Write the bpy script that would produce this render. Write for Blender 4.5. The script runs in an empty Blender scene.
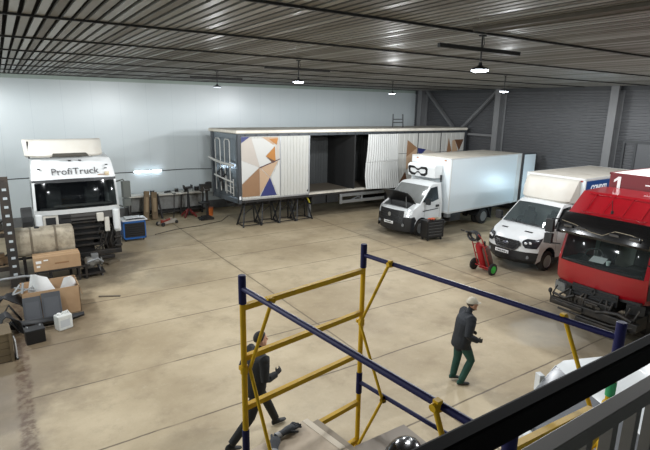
import bpy, bmesh, math, random
from mathutils import Vector, Matrix, Euler
random.seed(7)
PI = math.pi
SC = bpy.context.scene
COL = SC.collection

# ------------------------------------------------------------------ materials
def lin(c):
    out = []
    for v in c[:3]:
        v = v / 255.0
        out.append(v / 12.92 if v <= 0.04045 else ((v + 0.055) / 1.055) ** 2.4)
    return (out[0], out[1], out[2], 1.0)

_M = {}
def mat(name, rgb, rough=0.5, metal=0.0, var=0.12, scale=4.0, bump=0.0, coat=0.0, dirt=None, dirt_amt=0.0, dirt_scale=1.5, spec=None):
    """plain painted / plastic / metal surface with noise variation, optional blotchy dirt"""
    if name in _M:
        return _M[name]
    m = bpy.data.materials.new(name); m.use_nodes = True
    nt = m.node_tree; N = nt.nodes; L = nt.links
    b = N['Principled BSDF']
    b.inputs['Roughness'].default_value = rough
    b.inputs['Metallic'].default_value = metal
    if coat: b.inputs['Coat Weight'].default_value = coat
    if spec is not None: b.inputs['Specular IOR Level'].default_value = spec
    tc = N.new('ShaderNodeTexCoord')
    nz = N.new('ShaderNodeTexNoise'); nz.inputs['Scale'].default_value = scale; nz.inputs['Detail'].default_value = 5
    L.new(tc.outputs['Object'], nz.inputs['Vector'])
    c = lin(rgb)
    mx = N.new('ShaderNodeMix'); mx.data_type = 'RGBA'
    mx.inputs['A'].default_value = tuple(v * (1 - var) for v in c[:3]) + (1,)
    mx.inputs['B'].default_value = tuple(min(1, v * (1 + var)) for v in c[:3]) + (1,)
    L.new(nz.outputs['Fac'], mx.inputs['Factor'])
    out = mx.outputs['Result']
    if dirt:
        n2 = N.new('ShaderNodeTexNoise'); n2.inputs['Scale'].default_value = dirt_scale; n2.inputs['Detail'].default_value = 8
        n2.inputs['Roughness'].default_value = 0.65
        L.new(tc.outputs['Object'], n2.inputs['Vector'])
        rp = N.new('ShaderNodeValToRGB'); rp.color_ramp.elements[0].position = 0.45; rp.color_ramp.elements[1].position = 0.7
        L.new(n2.outputs['Fac'], rp.inputs['Fac'])
        ml = N.new('ShaderNodeMath'); ml.operation = 'MULTIPLY'; ml.inputs[1].default_value = dirt_amt
        L.new(rp.outputs['Color'], ml.inputs[0])
        m2 = N.new('ShaderNodeMix'); m2.data_type = 'RGBA'; m2.inputs['B'].default_value = lin(dirt)
        L.new(ml.outputs[0], m2.inputs['Factor']); L.new(out, m2.inputs['A'])
        out = m2.outputs['Result']
    L.new(out, b.inputs['Base Color'])
    if bump:
        bp = N.new('ShaderNodeBump'); bp.inputs['Strength'].default_value = bump; bp.inputs['Distance'].default_value = 0.02
        n3 = N.new('ShaderNodeTexNoise'); n3.inputs['Scale'].default_value = scale * 4; n3.inputs['Detail'].default_value = 4
        L.new(tc.outputs['Object'], n3.inputs['Vector'])
        L.new(n3.outputs['Fac'], bp.inputs['Height']); L.new(bp.outputs['Normal'], b.inputs['Normal'])
    _M[name] = m
    return m

def emit(name, rgb, strength):
    if name in _M: return _M[name]
    m = bpy.data.materials.new(name); m.use_nodes = True
    b = m.node_tree.nodes['Principled BSDF']
    b.inputs['Base Color'].default_value = lin(rgb)
    b.inputs['Emission Color'].default_value = lin(rgb); b.inputs['Emission Strength'].default_value = strength
    _M[name] = m
    return m

def glass(name, tint, clear=0.5, rough=0.03, spec=0.8):
    """tinted vehicle glass: partly see-through, partly glossy dark"""
    if name in _M: return _M[name]
    m = bpy.data.materials.new(name); m.use_nodes = True
    nt = m.node_tree; N = nt.nodes; L = nt.links
    b = N['Principled BSDF']; b.inputs['Base Color'].default_value = lin(tint); b.inputs['Roughness'].default_value = rough
    b.inputs['Specular IOR Level'].default_value = spec
    nz = N.new('ShaderNodeTexNoise'); nz.inputs['Scale'].default_value = 3.0
    tc = N.new('ShaderNodeTexCoord'); L.new(tc.outputs['Object'], nz.inputs['Vector'])
    mr = N.new('ShaderNodeMapRange'); mr.inputs['To Min'].default_value = clear - 0.08; mr.inputs['To Max'].default_value = clear + 0.08
    L.new(nz.outputs['Fac'], mr.inputs['Value'])
    t = N.new('ShaderNodeBsdfTransparent'); t.inputs['Color'].default_value = (0.82, 0.88, 0.86, 1)
    mx = N.new('ShaderNodeMixShader')
    L.new(mr.outputs['Result'], mx.inputs['Fac']); L.new(b.outputs[0], mx.inputs[1]); L.new(t.outputs[0], mx.inputs[2])
    L.new(mx.outputs[0], N['Material Output'].inputs['Surface'])
    _M[name] = m
    return m

# ------------------------------------------------------------------ mesh builder
class MB:
    def __init__(s): s.v = []; s.f = []; s.mi = []; s.k = 0
    def face(s, idx): s.f.append(tuple(idx)); s.mi.append(s.k)
    def poly(s, pts):
        a = len(s.v); s.v += [tuple(p) for p in pts]; s.face(range(a, a + len(pts)))
    def box(s, x0, x1, y0, y1, z0, z1):
        return s.obox(((x0 + x1) / 2, (y0 + y1) / 2, (z0 + z1) / 2), (abs(x1 - x0), abs(y1 - y0), abs(z1 - z0)))
    def obox(s, c, d, rot=None):
        a = len(s.v); R = Euler(rot).to_matrix() if rot is not None else None
        for sx in (-.5, .5):
            for sy in (-.5, .5):
                for sz in (-.5, .5):
                    p = Vector((sx * d[0], sy * d[1], sz * d[2]))
                    if R: p = R @ p
                    s.v.append((p.x + c[0], p.y + c[1], p.z + c[2]))
        for q in ((0, 1, 3, 2), (4, 6, 7, 5), (0, 4, 5, 1), (2, 3, 7, 6), (0, 2, 6, 4), (1, 5, 7, 3)):
            s.face([a + i for i in q])
        return s
    def bar(s, p0, p1, w, h, up=(0, 0, 1)):
        """rectangular bar from p0 to p1"""
        p0 = Vector(p0); p1 = Vector(p1); d = (p1 - p0).normalized(); u = Vector(up)
        if abs(d.dot(u)) > .98: u = Vector((0, 1, 0))
        r = d.cross(u).normalized(); u = r.cross(d).normalized()
        a = len(s.v)
        for p in (p0, p1):
            for i, j in ((-1, -1), (1, -1), (1, 1), (-1, 1)):
                q = p + r * (i * w / 2) + u * (j * h / 2); s.v.append(tuple(q))
        s.face([a + 3, a + 2, a + 1, a]); s.face([a + 4, a + 5, a + 6, a + 7])
        for i in range(4):
            j = (i + 1) % 4; s.face([a + i, a + j, a + 4 + j, a + 4 + i])
        return s
    def tube(s, pts, r, n=10, cap=True):
        pts = [Vector(p) for p in pts]; rr = r if isinstance(r, (list, tuple)) else [r] * len(pts)
        a = len(s.v); prev = None
        for i, p in enumerate(pts):
            t = (pts[min(i + 1, len(pts) - 1)] - pts[max(i - 1, 0)]).normalized()
            if prev is None:
                u = t.orthogonal().normalized()
            else:
                u = (prev - t * prev.dot(t)).normalized()
            prev = u; w = t.cross(u)
            for k in range(n):
                g = 2 * PI * k / n
                s.v.append(tuple(p + (u * math.cos(g) + w * math.sin(g)) * rr[i]))
        for i in range(len(pts) - 1):
            for k in range(n):
                k2 = (k + 1) % n
                s.face([a + i * n + k, a + i * n + k2, a + (i + 1) * n + k2, a + (i + 1) * n + k])
        if cap:
            s.face([a + k for k in reversed(range(n))]); e = a + (len(pts) - 1) * n; s.face([e + k for k in range(n)])
        return s
    def lathe(s, c, axis, prof, n=20):
        """prof: list of (distance along axis, radius) ; closed with caps where radius>0"""
        c = Vector(c); t = Vector(axis).normalized(); u = t.orthogonal().normalized(); w = t.cross(u)
        a = len(s.v)
        for d, r in prof:
            for k in range(n):
                g = 2 * PI * k / n
                s.v.append(tuple(c + t * d + (u * math.cos(g) + w * math.sin(g)) * max(r, 1e-4)))
        for i in range(len(prof) - 1):
            for k in range(n):
                k2 = (k + 1) % n
                s.face([a + i * n + k, a + i * n + k2, a + (i + 1) * n + k2, a + (i + 1) * n + k])
        s.face([a + k for k in reversed(range(n))]); e = a + (len(prof) - 1) * n; s.face([e + k for k in range(n)])
        return s
    def prism(s, poly, axis, a0, a1):
        """poly in the two other axes (order x,y,z without axis), extruded along axis"""
        def P(p, t):
            if axis == 'x': return (t, p[0], p[1])
            if axis == 'y': return (p[0], t, p[1])
            return (p[0], p[1], t)
        a = len(s.v); n = len(poly)
        for p in poly: s.v.append(P(p, a0))
        for p in poly: s.v.append(P(p, a1))
        s.face([a + i for i in range(n)]); s.face([a + n + i for i in reversed(range(n))])
        for i in range(n):
            j = (i + 1) % n; s.face([a + i, a + n + i, a + n + j, a + j])
        return s
    def slab(s, pts, nrm, t):
        """polygon in space thickened along nrm"""
        nrm = Vector(nrm).normalized() * t; a = len(s.v); n = len(pts)
        for p in pts: s.v.append(tuple(Vector(p)))
        for p in pts: s.v.append(tuple(Vector(p) + nrm))
        s.face([a + i for i in reversed(range(n))]); s.face([a + n + i for i in range(n)])
        for i in range(n):
            j = (i + 1) % n; s.face([a + i, a + j, a + n + j, a + n + i])
        return s
    def grid(s, rows):
        a = len(s.v); n = len(rows[0])
        for r in rows: s.v += [tuple(p) for p in r]
        for i in range(len(rows) - 1):
            for k in range(n - 1):
                s.face([a + i * n + k, a + i * n + k + 1, a + (i + 1) * n + k + 1, a + (i + 1) * n + k])
        return s
    def ball(s, c, r, n=12, m=8):
        r = r if isinstance(r, (tuple, list)) else (r, r, r); a = len(s.v)
        for i in range(m + 1):
            th = PI * i / m
            for k in range(n):
                g = 2 * PI * k / n; q = max(math.sin(th), 1e-3)
                s.v.append((c[0] + r[0] * q * math.cos(g), c[1] + r[1] * q * math.sin(g), c[2] + r[2] * math.cos(th)))
        for i in range(m):
            for k in range(n):
                k2 = (k + 1) % n; s.face([a + i * n + k, a + (i + 1) * n + k, a + (i + 1) * n + k2, a + i * n + k2])
        return s
    def build(s, name, m, parent=None, smooth=None, bevel=0.0, seg=2, fix=True, solid=0.0):
        me = bpy.data.meshes.new(name)
        me.from_pydata(s.v, [], s.f)
        ms = m if isinstance(m, (list, tuple)) else [m]
        for x in ms: me.materials.append(x)
        for p, k in zip(me.polygons, s.mi): p.material_index = min(k, len(ms) - 1)
        bm = bmesh.new(); bm.from_mesh(me)
        if fix:
            bmesh.ops.remove_doubles(bm, verts=bm.verts, dist=2e-4)
            bmesh.ops.recalc_face_normals(bm, faces=bm.faces)
        if smooth:
            for f in bm.faces: f.smooth = True
            th = math.radians(smooth)
            for e in bm.edges:
                e.smooth = len(e.link_faces) == 2 and e.calc_face_angle(0) < th
        bm.to_mesh(me); bm.free()
        o = bpy.data.objects.new(name, me); COL.objects.link(o)
        if parent: o.parent = parent
        if solid:
            md = o.modifiers.new('thickness', 'SOLIDIFY'); md.thickness = solid; md.offset = -1
        if bevel:
            md = o.modifiers.new('edge', 'BEVEL'); md.width = bevel; md.segments = seg; md.limit_method = 'ANGLE'; md.angle_limit = math.radians(40)
        return o

def empty(name, loc, rz=0.0):
    o = bpy.data.objects.new(name, None); COL.objects.link(o)
    o.location = loc; o.rotation_euler = (0, 0, rz); o.empty_display_size = 0.2
    return o
def tag(o, label, cat, group=None, kind=None):
    o['label'] = label; o['category'] = cat
    if group: o['group'] = group
    if kind: o['kind'] = kind
    return o
def struct(o):
    o['kind'] = 'structure'; return o
def copy_tree(o, parent=None):
    c = o.copy(); COL.objects.link(c)
    if parent: c.parent = parent
    for ch in list(o.children): copy_tree(ch, c)
    return c
def lettering(name, body, size, m, parent, mtx, shear=0.0, spacing=1.0, bold=0.0):
    """raised lettering as a real mesh"""
    cu = bpy.data.curves.new(name, 'FONT'); cu.body = body; cu.size = size; cu.extrude = 0.004
    cu.align_x = 'CENTER'; cu.align_y = 'CENTER'; cu.shear = shear; cu.space_character = spacing; cu.offset = bold
    tmp = bpy.data.objects.new(name + '_outline', cu); COL.objects.link(tmp)
    dg = bpy.context.evaluated_depsgraph_get(); dg.update()
    me = bpy.data.meshes.new_from_object(tmp.evaluated_get(dg))
    bpy.data.objects.remove(tmp); bpy.data.curves.remove(cu)
    me.materials.clear(); me.materials.append(m); me.name = name
    o = bpy.data.objects.new(name, me); COL.objects.link(o)
    if parent: o.parent = parent
    o.matrix_local = mtx
    return o

# common materials
WHITE = mat('white_paint', (206, 209, 209), 0.32, var=.03, dirt=(150, 140, 125), dirt_amt=.18)
WHITE2 = mat('white_van_paint', (212, 215, 215), 0.25, var=.02, coat=.5, dirt=(170, 165, 150), dirt_amt=.10)
PANEL = mat('white_box_panel', (208, 216, 219), 0.36, var=.03, scale=1.0)
CREAM = mat('cream_gelcoat', (192, 189, 180), 0.5, var=.04, dirt=(170, 150, 120), dirt_amt=.15)
BLACKP = mat('black_plastic', (30, 31, 33), 0.45, var=.2)
BLACKG = mat('black_gloss', (14, 14, 16), 0.2, var=.1, coat=.6)
RUBBER = mat('tyre_rubber', (28, 27, 27), 0.85, var=.2, dirt=(95, 85, 72), dirt_amt=.35)
STEELD = mat('dark_steel', (44, 44, 45), 0.5, metal=.4, var=.25, dirt=(80, 66, 52), dirt_amt=.35)
STEELG = mat('grey_steel', (135, 137, 138), 0.45, metal=.5, var=.15, dirt=(90, 80, 70), dirt_amt=.25)
RIMM = mat('silver_rim', (170, 172, 174), 0.35, metal=.7, var=.1)
GREASE = mat('greasy_iron', (34, 33, 32), 0.55, metal=.3, var=.3, dirt=(86, 74, 60), dirt_amt=.4, dirt_scale=4)
ALU = mat('aluminium', (190, 193, 195), 0.35, metal=.8, var=.08)
RED = mat('red_cab_paint', (142, 6, 21), 0.3, var=.08, coat=.7, dirt=(120, 20, 28), dirt_amt=.3)
CARD = mat('brown_cardboard', (174, 144, 111), 0.85, var=.08, scale=8, dirt=(140, 105, 72), dirt_amt=.3)
LENS = mat('headlamp_lens', (205, 210, 214), 0.1, var=.1, scale=20, metal=.3)
WSGLASS = glass('windscreen_glass', (70, 78, 80), .42)
DKGLASS = glass('dark_side_glass', (12, 13, 15), .2)
INTER = mat('cab_interior_cloth', (62, 62, 62), .8, var=.2)
# ------------------------------------------------------------------ camera
def make_camera():
    cd = bpy.data.cameras.new('camera'); cam = bpy.data.objects.new('camera', cd); COL.objects.link(cam)
    F = 488.036; cd.sensor_fit = 'HORIZONTAL'; cd.sensor_width = 36.0; cd.lens = 36.0 * F / 650.0
    yaw, pitch, roll = math.radians(33.36658554), math.radians(13.61994616), math.radians(0.95351565)
    f = Vector((math.sin(yaw) * math.cos(pitch), math.cos(yaw) * math.cos(pitch), -math.sin(pitch)))
    r = Vector((math.cos(yaw), -math.sin(yaw), 0)); u = r.cross(f)
    r2 = r * math.cos(roll) + u * math.sin(roll); u2 = -r * math.sin(roll) + u * math.cos(roll)
    m = Matrix((r2, u2, -f)).transposed().to_4x4(); m.translation = (0, 0, 5.3)
    cam.matrix_world = m; cd.clip_start = 0.05; cd.clip_end = 200
    SC.camera = cam
make_camera()

XL, XR, YB, YF, ZC = -5.5, 23.0, 24.4, -3.5, 6.4

# ------------------------------------------------------------------ room materials
def floor_material():
    m = bpy.data.materials.new('concrete_slabs'); m.use_nodes = True
    nt = m.node_tree; N = nt.nodes; L = nt.links; b = N['Principled BSDF']
    tc = N.new('ShaderNodeTexCoord')
    def noise(sc, det, ro=.6):
        n = N.new('ShaderNodeTexNoise'); n.inputs['Scale'].default_value = sc; n.inputs['Detail'].default_value = det; n.inputs['Roughness'].default_value = ro
        L.new(tc.outputs['Object'], n.inputs['Vector']); return n.outputs['Fac']
    def math_(op, a, bb=None, c=None):
        n = N.new('ShaderNodeMath'); n.operation = op
        for i, x in enumerate((a, bb, c)):
            if x is None: continue
            if isinstance(x, (int, float)): n.inputs[i].default_value = x
            else: L.new(x, n.inputs[i])
        return n.outputs[0]
    def ramp(v, p0, p1):
        n = N.new('ShaderNodeMapRange'); n.interpolation_type = 'SMOOTHSTEP'
        n.inputs['From Min'].default_value = p0; n.inputs['From Max'].default_value = p1
        L.new(v, n.inputs['Value']); return n.outputs['Result']
    def mix(f, a, bb):
        n = N.new('ShaderNodeMix'); n.data_type = 'RGBA'; L.new(f, n.inputs['Factor'])
        for k, x in (('A', a), ('B', bb)):
            if isinstance(x, tuple): n.inputs[k].default_value = x
            else: L.new(x, n.inputs[k])
        return n.outputs['Result']
    sp = N.new('ShaderNodeSeparateXYZ'); L.new(tc.outputs['Object'], sp.inputs[0]); X, Y = sp.outputs[0], sp.outputs[1]
    col = mix(ramp(noise(.35, 6), .35, .68), lin((168, 151, 122)), lin((198, 182, 152)))
    col = mix(math_('MULTIPLY', ramp(noise(1.3, 9, .7), .47, .72), .5), col, lin((140, 124, 100)))
    col = mix(math_('MULTIPLY', ramp(noise(6, 8, .75), .52, .8), .30), col, lin((216, 206, 184)))
    col = mix(math_('MULTIPLY', ramp(noise(30, 3), .55, .8), .25), col, lin((120, 106, 86)))
    # grey tyre dust and oil stains around the vehicles and along the left side
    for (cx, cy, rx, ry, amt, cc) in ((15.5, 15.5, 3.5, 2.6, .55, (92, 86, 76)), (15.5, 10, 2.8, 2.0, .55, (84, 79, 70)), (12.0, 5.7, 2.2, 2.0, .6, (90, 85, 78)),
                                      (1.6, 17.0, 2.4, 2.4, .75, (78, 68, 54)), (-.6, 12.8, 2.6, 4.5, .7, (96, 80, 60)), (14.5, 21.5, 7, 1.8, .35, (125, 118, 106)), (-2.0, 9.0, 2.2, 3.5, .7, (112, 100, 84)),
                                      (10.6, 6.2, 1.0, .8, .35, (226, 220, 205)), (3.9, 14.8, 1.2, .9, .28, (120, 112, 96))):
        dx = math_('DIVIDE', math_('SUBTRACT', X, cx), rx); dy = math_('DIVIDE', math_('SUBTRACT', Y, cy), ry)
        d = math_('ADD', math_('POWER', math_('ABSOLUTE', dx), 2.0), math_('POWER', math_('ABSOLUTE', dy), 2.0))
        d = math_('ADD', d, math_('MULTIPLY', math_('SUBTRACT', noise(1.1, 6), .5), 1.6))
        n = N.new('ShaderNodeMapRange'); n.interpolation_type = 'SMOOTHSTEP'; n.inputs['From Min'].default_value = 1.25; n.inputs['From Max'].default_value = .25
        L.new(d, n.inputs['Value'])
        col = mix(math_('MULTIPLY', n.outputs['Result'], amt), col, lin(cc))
    # slab joints: long ones every 2.13 m, cross joints every 6.3 m, slightly wandering
    wob = math_('MULTIPLY', math_('SUBTRACT', noise(.9, 4), .5), .07)
    Yw = math_('ADD', Y, wob); Xw = math_('ADD', X, wob)
    jy = math_('ABSOLUTE', math_('SUBTRACT', math_('FRACT', math_('DIVIDE', math_('SUBTRACT', Yw, 5.3 - 2.13 * 10.5), 2.13)), .5))
    jx = math_('ABSOLUTE', math_('SUBTRACT', math_('FRACT', math_('DIVIDE', math_('SUBTRACT', Xw, 6.11 - 6.3 * 4.5), 6.3)), .5))
    ly = ramp(math_('MULTIPLY', jy, 2.13), .026, .010); lx = ramp(math_('MULTIPLY', jx, 6.3), .034, .012)
    brk = ramp(noise(.8, 4), .33, .5)
    ln = math_('MAXIMUM', math_('MULTIPLY', ly, math_('ADD', math_('MULTIPLY', brk, .65), .3)), math_('MULTIPLY', lx, .8))
    # joints do not run through the left-hand gutter strip
    right = ramp(X, -.15, -.05)
    ln = math_('MULTIPLY', ln, right)
    col = mix(math_('MULTIPLY', ln, .8), col, lin((74, 62, 48)))
    halo = math_('MULTIPLY', math_('MULTIPLY', ramp(math_('MULTIPLY', jx, 6.3), .22, .03), ramp(noise(2.2, 6), .45, .65)), .4)
    col = mix(halo, col, lin((128, 112, 90)))
    # broken, dusty gutter strip along x = -0.2
    gut = ramp(math_('ABSOLUTE', math_('ADD', math_('ADD', X, .18), math_('MULTIPLY', math_('SUBTRACT', noise(3, 6), .5), .22))), .17, .08)
    col = mix(math_('MULTIPLY', gut, math_('ADD', .25, math_('MULTIPLY', ramp(noise(7, 6), .4, .6), .6))), col, lin((84, 60, 40)))
    L.new(col, b.inputs['Base Color'])
    rr = N.new('ShaderNodeMapRange'); rr.inputs['To Min'].default_value = .42; rr.inputs['To Max'].default_value = .75
    L.new(noise(1.0, 5), rr.inputs['Value']); L.new(rr.outputs['Result'], b.inputs['Roughness'])
    bp = N.new('ShaderNodeBump'); bp.inputs['Strength'].default_value = .25; bp.inputs['Distance'].default_value = .01
    L.new(math_('SUBTRACT', noise(18, 6), math_('MULTIPLY', ln, 1.5)), bp.inputs['Height']); L.new(bp.outputs['Normal'], b.inputs['Normal'])
    return m

def wall_material():
    m = bpy.data.materials.new('white_sandwich_panels'); m.use_nodes = True
    nt = m.node_tree; N = nt.nodes; L = nt.links; b = N['Principled BSDF']
    tc = N.new('ShaderNodeTexCoord'); sp = N.new('ShaderNodeSeparateXYZ'); L.new(tc.outputs['Object'], sp.inputs[0])
    d = N.new('ShaderNodeMath'); d.operation = 'DIVIDE'; d.inputs[1].default_value = 1.18; L.new(sp.outputs[0], d.inputs[0])
    f = N.new('ShaderNodeMath'); f.operation = 'FRACT'; L.new(d.outputs[0], f.inputs[0])
    s = N.new('ShaderNodeMath'); s.operation = 'LESS_THAN'; s.inputs[1].default_value = .012; L.new(f.outputs[0], s.inputs[0])
    n = N.new('ShaderNodeTexNoise'); n.inputs['Scale'].default_value = .5; n.inputs['Detail'].default_value = 5; L.new(tc.outputs['Object'], n.inputs['Vector'])
    mx = N.new('ShaderNodeMix'); mx.data_type = 'RGBA'; mx.inputs['A'].default_value = lin((180, 190, 192)); mx.inputs['B'].default_value = lin((196, 203, 204))
    L.new(n.outputs['Fac'], mx.inputs['Factor'])
    m2 = N.new('ShaderNodeMix'); m2.data_type = 'RGBA'; m2.inputs['B'].default_value = lin((175, 185, 188)); L.new(s.outputs[0], m2.inputs['Factor']); L.new(mx.outputs['Result'], m2.inputs['A'])
    L.new(m2.outputs['Result'], b.inputs['Base Color']); b.inputs['Roughness'].default_value = .3
    return m

MFLOOR = floor_material(); MWALL = wall_material()
MCORR = mat('grey_sheet_cladding', (80, 81, 83), .5, metal=.2, var=.1, scale=.8)
MSLAT = mat('aluminium_slats', (132, 129, 122), .48, metal=.3, var=.10, scale=.6)
MSLAT2 = mat('aluminium_slats_dull', (108, 104, 96), .55, metal=.2, var=.12, scale=.6); MSLAT3 = mat('aluminium_slats_clean', (150, 148, 142), .4, metal=.35, var=.08, scale=.6)
MBLK = mat('dark_ceiling_void', (10, 10, 10), .9, var=.2)
MBEAM = mat('ceiling_carrier', (26, 25, 24), .6, var=.2)
MCOLUMN = mat('grey_column_paint', (104, 105, 106), .5, var=.08, scale=2)
MFRAME = mat('dark_grey_frame', (52, 54, 56), .55, var=.15)

# ------------------------------------------------------------------ room shell
b = MB(); b.box(XL, XR + .3, YF, YB + .3, -.25, 0); struct(b.build('floor', MFLOOR))
b = MB(); b.box(XL, XR + .3, YB, YB + .25, 0, ZC + .4); struct(b.build('wall_back', MWALL))
b = MB(); b.box(XL - .25, XL, YF, YB + .25, 0, ZC + .4); struct(b.build('wall_left', MWALL))
b = MB(); b.box(XL, XR + .3, YF - .25, YF, 0, ZC + .4); struct(b.build('wall_front', MWALL))
# right wall: horizontal trapezoid cladding
b = MB(); prof = []; p = .14; z = 0.0
while z < ZC + .3:
    prof += [(XR, z), (XR, z + p * .42), (XR + .04, z + p * .55), (XR + .04, z + p * .9)]; z += p
prof += [(XR, z), (XR + .3, z), (XR + .3, 0)]
b.prism(prof, 'y', YF, YB); struct(b.build('wall_right', MCORR))
# slatted ceiling under a black void
b = MB(); b.k = 1; b.box(XL, XR + .3, YF, YB + .3, ZC + .16, ZC + .4); b.k = 0
x = 0.2258 + .0765 - .153 * 38; n_slat = 0
while x < XR:
    w = .048; b.k = random.choice((0, 0, 2, 2, 3))
    b.prism([(x - w, ZC), (x + w, ZC), (x + w, ZC + .035), (x + w - .006, ZC + .035), (x + w - .006, ZC + .008), (x - w + .006, ZC + .008), (x - w + .006, ZC + .035), (x - w, ZC + .035)], 'y', YF, YB - .02)
    x += .153
struct(b.build('ceiling', [MSLAT, MBLK, MSLAT2, MSLAT3], fix=False))
# carriers below the slats, every 2.65 m
k = 0
for i in range(9):
    y = 5.12 + 2.65 * (i - 1)
    k += 1; b = MB(); b.box(XL, XR, y - .02, y + .02, ZC - .03, ZC - .001)
    struct(b.build('trim_%d' % k, MBEAM))
k += 1; b = MB(); b.box(XL, XR, YB - .10, YB - .001, ZC - .16, ZC - .002); struct(b.build('trim_%d' % k, mat('green_grey_edge', (150, 164, 156), .4, var=.1)))
k += 1; b = MB(); b.box(XR - .14, XR - .001, YF, YB - .11, ZC - .2, ZC - .002); struct(b.build('trim_%d' % k, MFRAME))
k += 1; b = MB(); b.box(5.68, 5.94, -3.4, 4.95, ZC - .035, ZC - .003)
b.box(5.68, 5.70, -3.4, 4.95, ZC - .045, ZC - .035); b.box(5.92, 5.94, -3.4, 4.95, ZC - .045, ZC - .035); struct(b.build('trim_%d' % k, mat('brown_cable_tray', (74, 66, 52), .6)))
b = MB(); b.box(XL, XR - .8, YB - .035, YB - .001, 0, .42); b.box(XL, XR - .8, YB - .05, YB - .035, .40, .44)
struct(b.build('baseboard_back', mat('scuffed_dark_skirting', (104, 106, 106), .6, var=.25, dirt=(60, 56, 52), dirt_amt=.6)))

def i_column(name, y, x0=22.42, x1=22.98, w=.34):
    b = MB(); t = .03
    b.box(x0, x0 + t, y - w / 2, y + w / 2, 0, ZC - .01); b.box(x1 - t, x1, y - w / 2, y + w / 2, 0, ZC - .01)
    b.box(x0 + t, x1 - t, y - .015, y + .015, 0, ZC - .01)
    for zz in (1.2, 2.8, 4.6, 6.1):
        b.box(x0 + t, x1 - t, y - w / 2 + .02, y + w / 2 - .02, zz, zz + .015)
    b.box(x0 - .04, x1, y - w / 2 - .05, y + w / 2 + .05, 0, .03)
    o = struct(b.build(name, MCOLUMN)); o['label'] = 'grey steel column'; return o
for i, y in enumerate((5.4, 11.45, 17.5, 23.4)):
    i_column('column_%d' % (i + 1), y)
for i, (pa, pb) in enumerate((((22.75, 23.1, 6.35), (22.75, 20.45, 3.95)), ((22.75, 17.75, 6.3), (22.75, 20.35, 3.95)))):
    b = MB(); b.bar(pa, pb, .12, .24, up=(1, 0, 0)); b.bar(Vector(pa) + Vector((-.08, 0, 0)), Vector(pb) + Vector((-.08, 0, 0)), .03, .2, up=(1, 0, 0))
    struct(b.build('column_brace_%d' % (i + 1), MCOLUMN))
b = MB(); b.bar((22.7, 17.6, 3.9), (22.7, 23.3, 3.9), .1, .12); struct(b.build('wall_beam', MCOLUMN))
# the gate in the right wall
b = MB()
for yy in (11.0, 10.5, 7.2): b.box(XR - .07, XR - .001, yy - .05, yy + .05, 0, 4.06)
b.box(XR - .08, XR - .001, 7.1, 11.05, 3.96, 4.08); b.box(XR - .05, XR - .002, 7.25, 10.45, 2.0, 2.06)
struct(b.build('door_1', MFRAME))
b = MB(); b.box(XR - .03, XR - .001, 7.25, 10.45, .02, 3.96)
for zz in range(27): b.box(XR - .04, XR - .03, 7.25, 10.45, .1 + zz * .14, .16 + zz * .14)
o = b.build('door_leaf', MCORR); o.parent = bpy.data.objects['door_1']
# the gallery the picture is taken from
b = MB(); b.box(XL, 12.0, YF, .5, 3.5, 3.7); struct(b.build('floor_gallery', mat('gallery_steel_deck', (96, 96, 94), .6, var=.2)))

# ------------------------------------------------------------------ lamps
def high_bay_light(on):
    """wide beam of a round LED high-bay: nothing upwards, a little stronger sideways than straight down"""
    ld = bpy.data.lights.new('lamp_light', 'POINT'); ld.energy = LAMP_W * on; ld.color = (.95, .975, 1.0); ld.shadow_soft_size = .16
    ld.use_nodes = True; nt = ld.node_tree; N = nt.nodes; L = nt.links; em = N['Emission']
    tc = N.new('ShaderNodeTexCoord'); sp = N.new('ShaderNodeSeparateXYZ'); L.new(tc.outputs['Normal'], sp.inputs[0])
    mr = N.new('ShaderNodeMapRange'); mr.inputs['From Min'].default_value = -1; mr.inputs['From Max'].default_value = -.1; mr.inputs['To Min'].default_value = .55; mr.inputs['To Max'].default_value = 1.45
    L.new(sp.outputs[2], mr.inputs['Value'])
    cut = N.new('ShaderNodeMapRange'); cut.inputs['From Min'].default_value = .12; cut.inputs['From Max'].default_value = -.06
    L.new(sp.outputs[2], cut.inputs['Value'])
    m = N.new('ShaderNodeMath'); m.operation = 'MULTIPLY'; L.new(mr.outputs['Result'], m.inputs[0]); L.new(cut.outputs['Result'], m.inputs[1])
    L.new(m.outputs[0], em.inputs['Strength'])
    return ld
LAMP_W = 675
def lamp(x, y, label, on=1.0, bar=True, group=None):
    t = tag(empty('pendant_lamp', (x, y, ZC - .05)), label, 'lamp', group)
    b = MB(); b.tube([(0, 0, 0), (0, 0, -.36)], .012, 8); b.box(-.05, .05, -.03, .03, -.02, 0); b.build('hanger_rod', MBEAM, t)
    b = MB(); b.tube([(.03, 0, -.02), (.06, .01, -.12), (.02, .02, -.22), (.01, 0, -.38)], .006, 6); b.build('cable', MBEAM, t)
    if bar:
        b = MB(); b.box(-.88, .88, -.025, .025, -.23, -.18); b.box(-.88, .88, -.03, .03, -.185, -.175); b.build('crossbar', MBEAM, t, bevel=.004)
    b = MB(); b.lathe((0, 0, -.38), (0, 0, -1), [(0, .025), (.04, .03), (.06, .06), (.08, .125), (.10, .132), (.105, .128)], 24)
    h = b.build('lamp_housing', mat('lamp_black_housing', (34, 35, 36), .45, metal=.3), t, smooth=40)
    b = MB(); b.lathe((0, 0, -.486), (0, 0, -1), [(0, .122), (.015, .118), (.026, .09), (.03, .04)], 24)
    b.build('lamp_diffuser', emit('led_diffuser', (235, 244, 255), 26.0) if on > .5 else emit('led_diffuser_dim', (235, 244, 255), .5), t)
    if on > 0:
        ld = high_bay_light(on)
        lo = bpy.data.objects.new('lamp_light', ld); COL.objects.link(lo); lo.parent = t; lo.location = (0, 0, -.70)
    return t
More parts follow.
